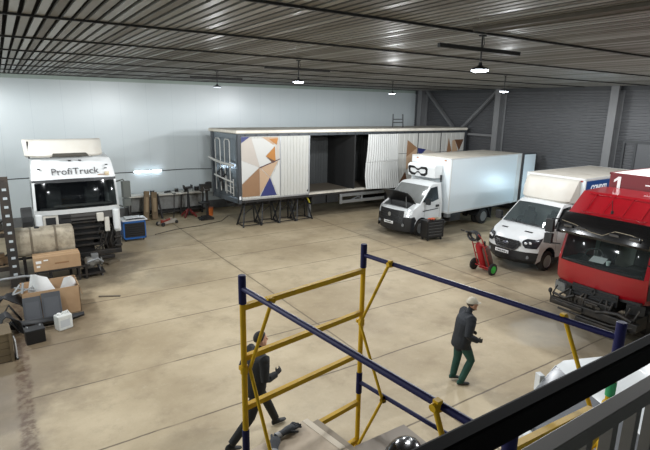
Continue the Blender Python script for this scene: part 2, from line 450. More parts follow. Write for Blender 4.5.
LAMPS = [(6.03, 5.07, 'lit round pendant lamp in front of the grey cladding, largest of all lamps', .85, True),
         (6.03, 10.4, 'lit round pendant lamp on a crossbar over the left half of the long trailer', 1.15, True),
         (6.06, 15.7, 'weak dark pendant lamp on a crossbar near the left end of the trailer roof', .45, True),
         (13.5, 15.7, 'small lit pendant lamp above the ladder on the trailer roof', 1.0, False),
         (13.6, 10.4, 'small dim pendant lamp beside the grey steel column behind the box truck', .8, False),
         (13.5, 5.07, 'pendant lamp over the red truck', 1.0, True),
         (-1.5, 5.07, 'pendant lamp over the near left corner', .4, True),
         (-1.5, 10.4, 'pendant lamp over the scrap parts', 1.05, True),
         (-1.5, 15.7, 'pendant lamp over the steel rack', 1.2, True),
         (-1.5, 21.0, 'added unseen pendant lamp brightening the back wall at the far left corner', .2, True),  # unseen lamp, added for extra light on the back wall
         (18.6, 5.07, 'pendant lamp at the near right corner', .8, True),
         (18.6, 11.8, 'pendant lamp above the white box vans', 0, True)]
for x, y, l, on, bar in LAMPS[:11]: lamp(x, y, l, on, bar)

# LED tube on the back wall with its cable
t = tag(empty('tube_light', (5.74, YB - .06, 2.13)), 'lit LED tube light on the white back wall between truck cab and trailer', 'lamp')
b = MB(); b.box(-.66, .66, 0, .05, -.03, .05); b.build('tube_mount', WHITE, t)
b = MB(); b.tube([(-.62, -.03, 0), (.62, -.03, 0)], .035, 12); b.build('tube', emit('tube_glow', (225, 240, 255), 16.0), t, smooth=40)
b = MB(); b.tube([(-.9, YB - .02, 2.10), (2.0, YB - .02, 2.13), (5.05, YB - .02, 2.12)], .02, 6)
c = b.build('power_cable', BLACKP, t); c.location = (-5.74, .06 - YB, -2.13)
b = MB(); b.tube([(6.42, YB - .02, 2.12), (7.6, YB - .02, 2.14), (9.1, YB - .02, 2.07)], .02, 6)
c = b.build('power_cable', BLACKP, t); c.location = (-5.74, .06 - YB, -2.13)
t = tag(empty('flood_light', (22.94, 12.75, 1.5), 0), 'lit round flood light on a short stand behind the white box van', 'lamp')
b = MB(); b.lathe((0, 0, 0), (-1, 0, 0), [(0, .08), (.03, .18), (.09, .2), (.10, .19)], 20); b.build('lamp_housing', mat('lamp_black_housing', (34, 35, 36)), t, smooth=40)
b = MB(); b.tube([(.0, 0, -1.48), (.0, 0, -.1)], .02, 8); b.box(-.12, .03, -.2, .2, -1.5, -1.47); b.build('stand_pole', BLACKP, t)
b = MB(); b.lathe((-.098, 0, 0), (-1, 0, 0), [(0, .175), (.012, .17), (.016, .1)], 20); b.build('lamp_diffuser', emit('flood_glow', (200, 235, 255), 240.0), t)

# ------------------------------------------------------------------ world + colour management
w = bpy.data.worlds.new('world'); SC.world = w; w.use_nodes = True
w.node_tree.nodes['Background'].inputs['Color'].default_value = (.8, .9, 1.0, 1); w.node_tree.nodes['Background'].inputs['Strength'].default_value = .05
SC.view_settings.view_transform = 'Standard'; SC.view_settings.look = 'None'; SC.view_settings.gamma = 1.0; SC.view_settings.use_curve_mapping = False
SC.view_settings.exposure = 0.0
# ------------------------------------------------------------------ shared vehicle pieces
def wheel(parent, c, r=.36, w=.22, side=-1, name='wheel', dirty=False, rimm=None, dish=.06, axis='y'):
    """tyre + rim; side = direction (along axis) of the outer face"""
    ax = {'y': (0, side, 0), 'x': (side, 0, 0)}[axis]
    b = MB()
    b.lathe(Vector(c) - Vector(ax) * (w / 2), ax, [(0, r * .62), (.01, r * .8), (.03, r * .94), (w * .2, r), (w * .8, r), (w - .03, r * .94), (w - .008, r * .80), (w, r * .66), (w - .02, r * .62), (0.02, r * .6)], 28)
    o = b.build(name, RUBBER, parent, smooth=35)
    b = MB(); f = w - dish
    b.lathe(Vector(c) - Vector(ax) * (w / 2), ax, [(w - .015, r * .64), (w - .005, r * .62), (w - .03, r * .57), (f, r * .5), (f - .01, r * .42), (f + .02, r * .3), (f + .045, r * .2), (f + .05, r * .1), (f + .05, .001)], 28)
    u = Vector(ax).orthogonal().normalized(); v = Vector(ax).cross(u)
    for k in range(8):
        g = 2 * PI * k / 8
        p = Vector(c) + Vector(ax) * (-w / 2 + f) + (u * math.cos(g) + v * math.sin(g)) * r * .26
        b.lathe(p, ax, [(0, .016), (.035, .016)], 6)
    b.k = 1
    for k in range(8):
        g = 2 * PI * (k + .5) / 8
        p = Vector(c) + Vector(ax) * (-w / 2 + f - .012) + (u * math.cos(g) + v * math.sin(g)) * r * .44
        b.lathe(p, ax, [(0, r * .07), (.014, r * .07)], 8)
    b.build('rim', [rimm or RIMM, BLACKP], o, smooth=35)
    return o

def plate(parent, m4, marks=True):
    b = MB(); b.box(-.26, .26, -.056, .056, 0, .012)
    o = b.build('number_plate', mat('plate_white', (232, 234, 234), .4, var=.03), parent, bevel=.004); o.matrix_local = m4
    b = MB()
    for i, x in enumerate((-.19, -.13, -.08, -.03, .03, .08, .13)):
        b.box(x - .017, x + .017, -.03 if i else -.022, .03 if i else .022, .012, .0135)
    b.box(.185, .225, -.03, .0, .012, .0135); b.box(.165, .167, -.05, .05, .012, .0135)
    b.build('plate_marks', BLACKP, o)
    return o

def basis(o, ex, ey):
    ex = Vector(ex).normalized(); ez = ex.cross(Vector(ey)).normalized(); ey = ez.cross(ex)
    m = Matrix((ex, ey, ez)).transposed().to_4x4(); m.translation = Vector(o); return m

# ------------------------------------------------------------------ long curtain/panel trailer
def ribbed(x0, x1, z0, z1, y, pitch=.16, depth=.018, t=.05):
    """vertical V-grooved panel facing -y"""
    n = max(1, round((x1 - x0) / pitch)); p = (x1 - x0) / n; pts = []
    for i in range(n):
        a = x0 + i * p
        pts += [(a, y + depth), (a + p * .12, y), (a + p * .88, y)]
    pts += [(x1, y + depth), (x1, y + t), (x0, y + t)]
    b = MB(); b.prism(pts, 'z', z0, z1); return b

def trailer():
    L_, W_ = 14.1, 2.55
    t = tag(empty('panel_trailer', (8.38, 19.62, 0), math.radians(-.6)), 'long white panelled semitrailer with geometric pattern and open side, raised on trestles', 'trailer')
    zf, zt = 1.28, 4.02
    SIDE = mat('trailer_white_panel', (182, 182, 177), .35, var=.04, dirt=(170, 160, 140), dirt_amt=.15)
    GP = mat('trailer_grey_post', (66, 70, 74), .4, metal=.3, var=.15)
    # floor + chassis
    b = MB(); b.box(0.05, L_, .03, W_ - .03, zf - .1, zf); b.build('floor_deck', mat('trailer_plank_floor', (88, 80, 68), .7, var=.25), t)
    b = MB(); b.box(0, L_, -.02, .04, zf - .17, zf - .02); b.box(0, L_, W_ - .04, W_ + .02, zf - .17, zf - .02); b.build('side_rail', STEELD, t, bevel=.008)
    b = MB(); b.box(.1, L_ - .1, .75, .9, .82, 1.18); b.box(.1, L_ - .1, 1.65, 1.8, .82, 1.18)
    for i in range(24): b.box(.3 + i * .585, .36 + i * .585, .03, W_ - .03, 1.05, 1.17)
    b.build('chassis_beams', STEELD, t)
    b = MB(); b.box(3.55, 8.3, -.03, -.005, zf - .06, zf + .03); b.box(3.62, 6.95, -.035, .3, zf, zf + .012); b.build('sill', mat('worn_pale_sill', (205, 200, 188), .5, var=.12, dirt=(110, 100, 88), dirt_amt=.5), t)
    # roof with pale edge
    b = MB(); b.prism([(-.06, -.06), (L_ + .05, -.06), (L_ + .05, W_ + .06), (-.36, W_ + .06)], 'z', zt + .10, zt + .25); b.build('roof', mat('dusty_trailer_roof', (214, 209, 196), .6, var=.08, dirt=(140, 130, 112), dirt_amt=.35), t, bevel=.06, seg=3)
    b = MB(); b.box(0, L_, -.045, .06, zt - .02, zt + .1); b.box(0, L_, W_ - .06, W_ + .045, zt - .02, zt + .1); 
    b.k = 1
    for i in range(26): b.box(.3 + i * .53, .38 + i * .53, -.062, -.045, zt + .02, zt + .07)
    b.build('top_rail', [GP, STEELD], t)
    # corner posts
    for x in (0.0, L_ - .14):
        b = MB(); b.box(x, x + .14, -.03, .14, zf - .2, zt + .02); b.build('corner_post', GP, t, bevel=.012)
        q = x - (.26 if x == 0 else 0); b = MB(); b.box(q, q + .14, W_ - .14, W_ + .03, zf - .2, zt + .1); b.build('corner_post', GP, t, bevel=.012)
    b = MB(); b.box(.02, .10, -.05, -.03, 1.28, 1.42); b.build('reflector', mat('white_reflector', (225, 228, 230), .3), t)
    # far side wall and interior lining
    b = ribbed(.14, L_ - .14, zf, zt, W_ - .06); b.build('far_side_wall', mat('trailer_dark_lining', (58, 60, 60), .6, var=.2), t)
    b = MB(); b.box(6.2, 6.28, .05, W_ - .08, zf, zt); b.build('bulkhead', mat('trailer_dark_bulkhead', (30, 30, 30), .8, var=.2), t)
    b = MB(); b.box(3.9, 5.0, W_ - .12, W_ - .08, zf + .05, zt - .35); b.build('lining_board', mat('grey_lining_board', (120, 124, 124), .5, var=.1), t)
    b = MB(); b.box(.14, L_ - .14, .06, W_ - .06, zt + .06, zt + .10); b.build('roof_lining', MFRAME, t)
    # near-side panels : pattern panel, plain panel, opening, folded sheet, rear pattern panels
    xa, xb, xc = .16, 2.03, 3.53
    ribbed(xa, xb, zf, zt, -.03).build('pattern_panel', SIDE, t)
    ribbed(xb + .03, xc, zf, zt, -.03).build('plain_panel', SIDE, t)
    b = MB(); b.box(xb, xb + .03, -.035, .02, zf, zt); b.box(xc, xc + .05, -.04, .03, zf, zt); b.box(xa, xc, -.04, -.028, zf - .05, zf + .015); b.build('panel_edging', ALU, t)
    b = MB(); b.box(xc - .09, xc - .04, -.05, -.03, zf + .12, zf + .2); b.build('latch', BLACKP, t)
    # leaning folded door panel, bottom pulled out
    b = MB(); n = 15; x0, x1 = 6.95, 8.98
    rows = []
    for (z, dy, sh) in ((zt - .02, -.05, .0), (3.2, -.08, -.03), (2.62, -.12, -.10), (2.60, -.10, -.10), (1.9, -.2, -.16), (1.28, -.3, -.14)):
        r = []
        for i in range(n * 2 + 1):
            u = i / (n * 2); r.append((x0 + u * (x1 - x0) + sh * (1 - u) + (.03 * math.sin(z * 9) * (1 - u) if z < 2.5 else 0), dy - (.025 if i % 2 else 0) + .05 * math.sin(u * 5 + z), z - .06 * u * (z < 2)))
        rows.append(r)
    b.grid(rows); b.build('loose_sheet', mat('crumpled_white_sheet', (190, 191, 188), .4, var=.05), t, solid=.012)
    segs = [(9.0, 10.35), (10.38, 12.05), (12.08, L_ - .16)]
    for a, c in segs:
        ribbed(a, c, zf, zt, -.03, pitch=.34).build('rear_panel', SIDE, t)
    b = MB()
    for a, c in segs: b.box(c, c + .03, -.036, .02, zf, zt)
    b.box(9.0, L_ - .16, -.034, -.03, 2.95, 2.97); b.build('panel_seam', MFRAME, t)
    # coloured triangles on the panels (u along panel 0..1 , v up 0..1), each a thin decal following the panel face
    C = dict(br=mat('decal_brown', (138, 106, 78), .4, var=.08), tan=mat('decal_tan', (176, 149, 122), .4, var=.06), lt=mat('decal_pale', (178, 170, 161), .4, var=.04),
             wh=mat('decal_white', (192, 192, 188), .35, var=.02), na=mat('decal_navy', (46, 52, 104), .4, var=.08), oc=mat('decal_ochre', (168, 112, 48), .4, var=.12), dk=mat('decal_umber', (96, 66, 46), .4, var=.1), ln=mat('decal_line', (70, 44, 48), .5))
    def tri(x0, x1, key, *uv, off=.0):
        b = MB(); z0 = zf + .02; z1 = zt - .03
        b.slab([(x0 + u * (x1 - x0), -.0315 - off, z0 + v * (z1 - z0)) for u, v in uv], (0, -1, 0), .004)
        b.build('pattern_facet', C[key], t)
    P = lambda k, *uv, off=0.: tri(xa, xb, k, *uv, off=off)
    P('na', (0, 1), (.22, 1), (0, .90)); P('lt', (0, .90), (.22, 1), (.26, .97), (.46, .5), (0, .63)); P('wh', (0, .62), (.44, .5), (0, .26))
    P('br', (0, .24), (.45, .5), (.45, .03), (0, .03)); P('tan', (.455, .5), (.72, .32), (.455, .05)); P('na', (.72, .33), (.46, .02), (.90, .02))
    P('tan', (.46, .51), (.95, .60), (.72, .33)); P('tan', (.52, .99), (.95, .99), (.82, .86), off=.001); P('oc', (.86, .84), (.62, .68), (.88, .59))
    P('dk', (.62, .68), (.80, .56), (.88, .59), off=.001); P('wh', (.26, .97), (.60, .97), (.86, .85), (.60, .68), (.78, .56), (.46, .51)); P('lt', (.90, .82), (.97, .98), (.97, .62), (.9, .6))
    P('wh', (.76, .32), (.97, .58), (.97, .03), (.93, .03)); P('oc', (.70, .96), (.95, .97), (.90, .86), off=.006); P('ln', (.45, .485), (1.0, .62), (1.0, .635), (.45, .505), off=.007)
    Q = lambda k, *uv, off=0.: tri(9.0, L_ - .16, k, *uv, off=off)
    Q('br', (.12, .88), (.115, .55), (.265, .72)); Q('tan', (.115, .55), (.265, .72), (.25, .38), (.12, .30)); Q('na', (.27, .72), (.40, .68), (.30, .54)); Q('lt', (.30, .53), (.42, .68), (.56, .60), (.40, .48))
    Q('dk', (.02, .02), (.11, .26), (.15, .02)); Q('br', (.74, .90), (.80, .62), (.72, .58)); Q('dk', (.84, .86), (.985, .86), (.92, .62)); Q('tan', (.80, .84), (.84, .86), (.90, .62), (.81, .60)); Q('br', (.40, .3), (.60, .45), (.55, .05))
    # front (left end) wall : dark recessed sheet with bent tubes, arched rail and hoses
    b = MB(); b.prism([(.06, .14), (.10, .14), (-.14, W_ - .14), (-.18, W_ - .14)], 'z', zf, zt + .08); b.prism([(.02, .05), (.06, .05), (-.20, W_), (-.24, W_)], 'z', zf - .2, zf + .02); b.build('front_wall', mat('trailer_end_sheet', (120, 128, 134), .14, metal=.6, var=.10), t)
    PALE = mat('pale_tube', (182, 182, 177), .4, var=.08)
    for yy in (.85, 1.75):
        b = MB(); b.tube([(-.05 - .1 * yy, yy - .3, 1.5), (-.06 - .1 * yy, yy - .3, 3.75), (-.06 - .1 * yy, yy - .2, 3.85), (-.06 - .1 * yy, yy + .2, 3.85), (-.06 - .1 * yy, yy + .3, 3.75), (-.05 - .1 * yy, yy + .3, 1.5)], .022, 8); b.build('ladder_tube', PALE, t, smooth=50)
    b = MB(); b.tube([(-.10, .25, 2.76), (-.30, .9, 2.80), (-.42, 1.7, 2.88), (-.40, 2.45, 2.95)], .055, 8); b.build('arched_rail', PALE, t, smooth=50)
    b = MB(); b.tube([(-.12, .3, 2.02), (-.26, 1.0, 2.10), (-.36, 1.9, 2.2)], .04, 8); b.build('arched_rail', PALE, t, smooth=50)
    b = MB()
    for zz in (1.5, 1.75, 2.0): b.tube([(-.08, .35, zz), (-.08, 1.15, zz + .05)], .018, 6)
    b.tube([(-.08, .35, 1.4), (-.08, .35, 2.15)], .02, 6); b.tube([(-.08, 1.15, 1.4), (-.08, 1.15, 2.2)], .02, 6); b.build('step_ladder', PALE, t)
    b = MB(); b.tube([(-.1, 1.3, 2.2), (-.25, 1.5, 1.9), (-.3, 1.7, 2.3), (-.2, 1.4, 2.5), (-.28, 1.2, 2.1), (-.15, 1.5, 1.6)], .05, 7); b.tube([(-.1, 1.7, 2.4), (-.3, 1.3, 2.0), (-.2, 1.0, 2.3)], .04, 7); b.build('air_hose', BLACKP, t, smooth=60)
    # running gear
    b = MB(); b.box(3.75, 4.55, .02, .5, .72, 1.12); b.box(4.62, 5.3, .02, .5, .72, 1.12); b.build('tool_box', mat('black_steel_box', (24, 25, 26), .5, var=.2), t, bevel=.02)
    b = MB()
    for zz in (.62, .95): b.box(5.38, 8.2, -.01, .03, zz, zz + .15)
    b.box(5.36, 5.5, -.015, .035, .6, 1.12); b.box(6.7, 6.78, .0, .05, .6, 1.15); b.build('side_guard', ALU, t, bevel=.01)
    b = MB(); b.bar((6.0, .1, .7), (6.9, .1, 1.0), .08, .04); b.bar((6.9, .12, .7), (6.2, .12, 1.05), .08, .04); b.build('guard_bracket', STEELG, t)
    for yy in (.35, 2.05):
        b = MB(); b.box(3.78, 3.90, yy, yy + .12, .02, 1.1); b.box(3.70, 3.98, yy - .08, yy + .2, 0, .03); b.build('landing_leg', STEELG, t)
    b = MB(); b.bar((3.55, .1, 1.05), (3.7, .15, .80), .07, .03); b.build('marker', mat('yellow_marker', (200, 190, 70), .5), t)
    for x in (8.9, 10.2, 11.5):
        wheel(t, (x, .22, .5), r=.5, w=.36, side=-1); wheel(t, (x, W_ - .22, .5), r=.5, w=.36, side=1)
        b = MB(); b.tube([(x, .3, .5), (x, W_ - .3, .5)], .07, 8); b.build('axle', STEELD, t)
    b = MB(); b.box(8.2, 12.2, .02, .46, 1.03, 1.06); b.build('mudguard', BLACKP, t)
    # rear doors
    b = MB(); b.box(L_ - .02, L_ + .04, .05, W_ - .05, zf, zt); b.build('rear_door', SIDE, t)
    return t
trailer()

# steel trestles under the trailer edge
MTR = mat('black_trestle_tube', (30, 30, 31), .5, metal=.3, var=.2)
def trestle(x, w, label, dy=0.0):
    t = tag(empty('steel_trestle', (x, 19.95 + dy, 0)), label, 'trestle', 'steel trestles under the trailer')
    h = 1.02
    b = MB(); b.box(-w / 2 + .1, w / 2 - .1, -.04, .04, h, h + .08); b.build('top_bar', MTR, t)
    for sx in (-1, 1):
        for sy in (-1, 1):
            b = MB(); b.bar((sx * (w / 2 - .22), sy * .03, h), (sx * w / 2, sy * .36, 0), .055, .055); b.build('leg', MTR, t)
    b = MB()
    for sx in (-1, 1): b.bar((sx * (w / 2 - .03), -.34, .06), (sx * (w / 2 - .03), .34, .06), .035, .035)
    for sy in (-1, 1): b.bar((-w / 2 + .03, sy * .345, .08), (w / 2 - .03, sy * .345, .08), .035, .035)
    b.build('foot_brace', MTR, t)
    b = MB(); b.bar((-w / 2 + .1, -.15, .55), (w / 2 - .2, -.05, .85), .03, .03); b.build('diagonal', MTR, t)
    return t
for x, w, l, d in ((9.0, .88, 'black steel trestle under the trailer corner, first from the trailer end', 0), (9.92, .86, 'black steel trestle under the blue triangle of the trailer, second from the trailer end', .06),
                (10.80, .84, 'black steel trestle under the plain trailer panel, third from the trailer end', .0), (11.72, .86, 'black steel trestle beside the trailer landing leg, fourth from the trailer end', -.02)):
    trestle(x, w, l, d)

# small steel frame standing on the trailer roof
t = tag(empty('roof_ladder', (18.2, 20.6, 4.20)), 'short dark steel ladder frame standing on the trailer roof', 'ladder')
for sx in (-1, 1):
    b = MB(); b.tube([(sx * .38, -.03, .002), (sx * .34, 0, .78)], .035, 8); b.build('upright', MFRAME, t)
for z in (.33, .5): b = MB(); b.bar((-.36, 0, z), (.36, 0, z), .06, .05); b.build('rung', MFRAME, t)
# ------------------------------------------------------------------ van / cab bodies
TS = [-1, -.9, -.7, -.35, 0, .35, .7, .9, 1]
def van_body(t, rows, xr, zbelt, zsill, arch, paint, wsrow, lower=None, glassm=None, wfrac=.955, blk_rows=(), skip=(), sw_pow=3.0, back=True):
    """rows: (x, z, w, sweep, crown) bottom-front ... roof-rear, first row at bumper bottom.  lower part: list of row-segments painted black.
    arch: (cx, r).  wsrow: index of segment which is the windscreen."""
    def pos(r, u):
        x, z, w, sw, cr = r; a = abs(u) ** sw_pow
        return Vector((x + sw * a, u * w, z - cr * abs(u) ** 2.2))
    def strip(i, off=0.0):
        return [[pos(rows[i], u) for u in TS], [pos(rows[i + 1], u) for u in TS]]
    bb = MB(); bk = MB()
    for i in range(len(rows) - 1):
        if i == wsrow or i in skip: continue
        (bk if i in blk_rows else bb).grid(strip(i))
    # sides
    edge = {s: [pos(r, s) for r in rows] for s in (-1, 1)}
    for s in (-1, 1):
        E_ = edge[s]; cow = wsrow
        y = E_[cow].y
        low = [Vector((p.x, p.y, p.z)) for p in E_[:cow + 1]]
        rear_top = Vector((xr, s * rows[-1][2], zbelt)); rear_top.y = s * max(abs(y), rows[cow][2])
        low += [rear_top, Vector((xr, rear_top.y, zsill))]
        cx, r = arch; pts = []
        for k in range(9):
            g = PI * k / 8
            pts.append(Vector((cx + r * math.cos(g), rear_top.y, max(zsill, .02) + (r * 1.0) * math.sin(g))))
        low += pts
        bb.poly(low)
        # arch lining
        for k in range(8):
            a, c = pts[k], pts[k + 1]; bk.poly([a, c, c - Vector((0, s * .35, 0)), a - Vector((0, s * .35, 0))])
        up = [E_[cow], E_[cow + 1]] + E_[cow + 2:] + [rear_top]
        bb.poly(up)
    if back:
        bb.poly([edge[-1][-1], edge[1][-1], Vector((xr, rows[wsrow][2], zbelt)), Vector((xr, rows[wsrow][2], zsill)), Vector((xr, -rows[wsrow][2], zsill)), Vector((xr, -rows[wsrow][2], zbelt))])
    body = bb.build('cab_body', paint, t, smooth=32)
    if bk.f: bk.build('lower_cladding', BLACKP, t, smooth=32)
    # windscreen
    g = MB(); nrow = []
    for j in range(5):
        f = j / 4; r = [rows[wsrow][k] * (1 - f) + rows[wsrow + 1][k] * f for k in range(5)]; r[0] -= .03 * math.sin(PI * f)
        nrow.append([pos(r, u * wfrac) for u in TS])
    g.grid(nrow); g.build('windscreen', glassm or WSGLASS, t, smooth=40)
    for s in (-1, 1):
        b = MB(); a0 = pos(rows[wsrow], s); a1 = pos(rows[wsrow], s * wfrac); c0 = pos(rows[wsrow + 1], s); c1 = pos(rows[wsrow + 1], s * wfrac)
        b.slab([a0, a1, c1, c0], (-1, 0, .6), .012); b.build('screen_pillar', paint, t)
    return pos, edge

def side_window(t, edge, s, wsrow, rows, pts2, yb, ytop, zb, zt_, m=None, name='side_window', off=.006):
    """polygon in (x,z), placed on the tilted upper side plane between (yb at zb) and (ytop at zt_)"""
    P = []
    for x, z in pts2:
        f = (z - zb) / (zt_ - zb); P.append(Vector((x, s * (yb + (ytop - yb) * f + off), z)))
    b = MB(); b.slab(P, (0, s, .1), .006); return b.build(name, m or DKGLASS, t)

def seats(t, x, zs, ys=(-.45, .45), wheel_y=None):
    for y in ys:
        b = MB(); b.obox((x, y, zs + .06), (.5, .46, .16)); b.obox((x + .28, y, zs + .42), (.14, .46, .66), (0, .2, 0)); b.obox((x + .36, y, zs + .82), (.1, .26, .2), (0, .2, 0))
        b.build('seat', INTER, t, bevel=.04)

def mirror(t, base, arm, size, m=BLACKP, face=1):
    b = MB(); b.tube([base, Vector(base) * .4 + Vector(arm) * .6, arm], .018, 7); b.obox(arm, size)
    return b.build('mirror', m, t, bevel=.03)

# ------------------------------------------------------------------ white box truck with the bonnet up
def gaz():
    t = tag(empty('box_truck', (13.53, 15.44, 0), math.radians(4.2)), 'white box truck with raised bonnet and goggles drawing on its cooling unit', 'truck')
    rows = [(-.02, .25, .90, .28, 0), (-.08, .50, .95, .30, 0), (-.06, .88, .96, .30, .0), (-.02, 1.14, .95, .30, .03), (.12, 1.25, .95, .26, .05), (.62, 1.44, .96, .16, .03), (1.30, 2.10, .86, .10, .03), (1.48, 2.20, .84, .05, .05), (2.10, 2.24, .84, 0, .06)]
    xr = 2.12
    pos, edge = van_body(t, rows, xr, 1.36, .40, (.86, .43), WHITE2, 5, blk_rows=(0, 1), skip=(4,), glassm=glass('reflection_tint_screen', (128, 130, 128), .28, .12))  # pale glass tint stands in for the grey reflection on the windscreen
    # bonnet opening: wings left and right, dark engine bay inside
    b = MB()
    for s in (-1, 1):
        pr = []
        for r in (rows[4], rows[5]): pr.append([pos(r, s * u) for u in (1, .9, .74)])
        b.grid(pr)
    b.build('front_wing', WHITE2, t, smooth=40)
    b = MB(); b.box(.22, .9, -.68, .68, .5, .8); b.build('engine_bay', BLACKP, t)
    b = MB(); b.obox((.5, .05, .98), (.42, .55, .36)); b.tube([(.35, -.4, 1.1), (.45, -.1, 1.2), (.4, .3, 1.15), (.55, .5, 1.05)], .05, 8); b.obox((.55, -.45, 1.05), (.3, .24, .26)); b.obox((.35, .48, 1.0), (.22, .3, .2)); b.lathe((.45, .1, 1.16), (0, 0, 1), [(0, .1), (.05, .1), (.06, .04)], 12)
    b.build('engine', GREASE, t, bevel=.02)
    b = MB(); b.tube([(.3, -.62, 1.19), (.24, -.3, 1.23), (.22, 0, 1.24), (.24, .3, 1.23), (.3, .62, 1.19)], .035, 8); b.build('lock_panel', STEELG, t, smooth=50)
    # raised bonnet, hinged at the screen, dark underside towards us
    hb = MB(); rws = []
    for f in (0, .25, .5, .75, 1.0):
        x = .66 - f * .62; z = 1.45 + f * .52 + .06 * math.sin(PI * f)
        rws.append([Vector((x + .10 * abs(u) ** 2.5 * f, u * (.80 - .06 * f), z - .06 * abs(u) ** 2)) for u in (-1, -.7, -.35, 0, .35, .7, 1)])
    hb.grid(rws); h = hb.build('bonnet', WHITE2, t, smooth=50)
    hb = MB(); hb.grid([[p - Vector((.02, 0, .03)) for p in r] for r in rws]); hb.build('bonnet_underside', mat('bonnet_underside_black', (22, 22, 23), .5, var=.3), h, smooth=50)
    b = MB(); b.tube([(.25, -.62, 1.2), (.2, -.62, 1.72)], .012, 6); b.build('bonnet_prop', STEELG, t)
    # face
    b = MB()
    r0, r1 = (-.095, .62, .95, .30, 0), (-.03, 1.15, .95, .30, .02)
    gp = [[pos([a * (1 - f) + c * f for a, c in zip(r0, r1)], u) + Vector((-.018, 0, 0)) for u in (-.72, -.5, -.25, 0, .25, .5, .72)] for f in (0, .3, .6, 1)]
    b.grid(gp); gr = b.build('grille', BLACKP, t, solid=.02)
    for f in (.2, .4, .6, .8):
        b = MB(); r = [a * (1 - f) + c * f for a, c in zip(r0, r1)]
        b.tube([pos(r, u) + Vector((-.03, 0, 0)) for u in (-.68, -.4, 0, .4, .68)], .016, 6); b.build('grille_bar', mat('satin_dark_bar', (58, 60, 62), .35, metal=.5), gr)
    b = MB(); c = pos((-.04, .92, .95, .3, 0), 0) + Vector((-.045, 0, 0)); b.prism([(c.y + .075 * math.cos(a) * (1 if math.sin(a) > -.2 else .8), c.z + .10 * math.sin(a)) for a in [2 * PI * k / 10 for k in range(10)]], 'x', c.x - .02, c.x); b.build('badge', ALU, gr)
    for s in (-1, 1):
        b = MB(); pr = []
        for f in (0, .5, 1):
            r = [a * (1 - f) + c * f for a, c in zip((-.055, .90, .96, .30, 0), (.09, 1.22, .955, .27, .04))]
            pr.append([pos(r, s * u) + Vector((-.014, s * .008, .004)) for u in (.76, .84, .92, 1.0)])
        b.grid(pr); b.build('headlight', LENS, t, smooth=50, solid=.02)
        b = MB(); c = pos((-.08, .55, .95, .3, 0), s * .72); b.lathe(c + Vector((-.02, 0, 0)), (-1, 0, 0), [(0, .07), (.015, .065)], 14); b.build('fog_lamp', mat('fog_lens', (120, 124, 126), .15), t)
    plate(t, basis((-.125, 0, .60), (0, -1, 0), (0, 0, 1)))
    # doors
    for s in (-1, 1):
        side_window(t, edge, s, 5, rows, [(.86, 1.47), (1.42, 2.02), (1.84, 2.06), (1.88, 1.52), (1.5, 1.44)], .96, .845, 1.40, 2.2)
        b = MB(); b.slab([(1.0, s * .961, .55), (1.0, s * .961, 1.36), (1.008, s * .961, 1.36), (1.008, s * .961, .55)], (0, s, 0), .003); b.slab([(1.97, s * .961, .5), (1.97, s * .961, 1.36), (1.978, s * .961, 1.36), (1.978, s * .961, .5)], (0, s, 0), .003); b.build('door_seam', MFRAME, t)
        b = MB(); b.obox((1.8, s * .975, 1.24), (.2, .035, .10)); b.build('door_handle', BLACKP, t, bevel=.012)
        b = MB(); b.slab([(.9, s * .962, 1.06), (1.9, s * .962, 1.10), (1.9, s * .962, 1.13), (.9, s * .962, 1.10)], (0, s, 0), .006); b.build('side_moulding', BLACKP, t)
        mirror(t, (1.0, s * .92, 1.42), (.98, s * 1.16, 1.52), (.12, .2, .26))
        b = MB(); b.box(1.15, 1.95, s * .7, s * .95, .34, .42); b.build('step', BLACKP, t)
        b = MB(); b.slab([(.19, s * .958, .26), (.42, s * .962, .26), (.44, s * .962, .62), (.52, s * .962, .72), (.40, s * .962, .90), (.22, s * .958, .88)], (0, s, 0), .008); b.build('bumper_corner', BLACKP, t)
    seats(t, 1.35, .95); b = MB(); b.box(.72, 1.0, -.8, .8, 1.05, 1.38); b.build('dashboard', INTER, t, bevel=.06)
    b = MB(); b.tube([(1.02 + .04 * math.sin(a), .45 + .19 * math.cos(a), 1.42 + .17 * math.sin(a)) for a in [2 * PI * k / 16 for k in range(17)]], .014, 6); b.build('steering_wheel', BLACKP, t)
    b = MB(); b.box(.5, 2.1, -.9, .9, .42, .5); b.build('cab_floor', BLACKP, t)
    # box
    bx0, bx1, z0, z1, hw = 2.36, 7.75, .86, 3.22, 1.12
    b = MB(); b.box(bx0, bx1, -hw, hw, z0, z1); b.build('cargo_box', PANEL, t, bevel=.02)
    b = MB()
    for y in (-hw, hw):
        b.box(bx0 - .012, bx1, y - .025, y + .025, z0 - .03, z0 + .05); b.box(bx0 - .012, bx1, y - .02, y + .02, z1 - .04, z1 + .012); b.box(bx0 - .012, bx0 + .05, y - .02, y + .02, z0, z1); b.box(bx1 - .35, bx1 + .012, y - .015, y + .015, z0, z1)
    b.box(bx0 - .012, bx0 + .04, -hw, hw, z1 - .04, z1 + .012); b.box(bx0 - .01, bx0 + .03, -hw, hw, z0 - .03, z0 + .05); b.build('box_edging', mat('grey_white_edging', (196, 198, 196), .4, var=.05), t, bevel=.006)
    b = MB(); b.box(bx0 + .05, bx1 - .02, -hw + .03, hw - .03, z1 + .0005, z1 + .014); b.build('box_roof', mat('dusty_box_roof', (226, 220, 206), .6, var=.06, dirt=(160, 148, 126), dirt_amt=.35), t)
    # rear door folded open alongside
    b = MB(); b.box(bx1 + .02, bx1 + 1.12, -hw - .10, -hw - .02, z0 + .02, z1 - .02); d = b.build('rear_door', PANEL, t, bevel=.01)
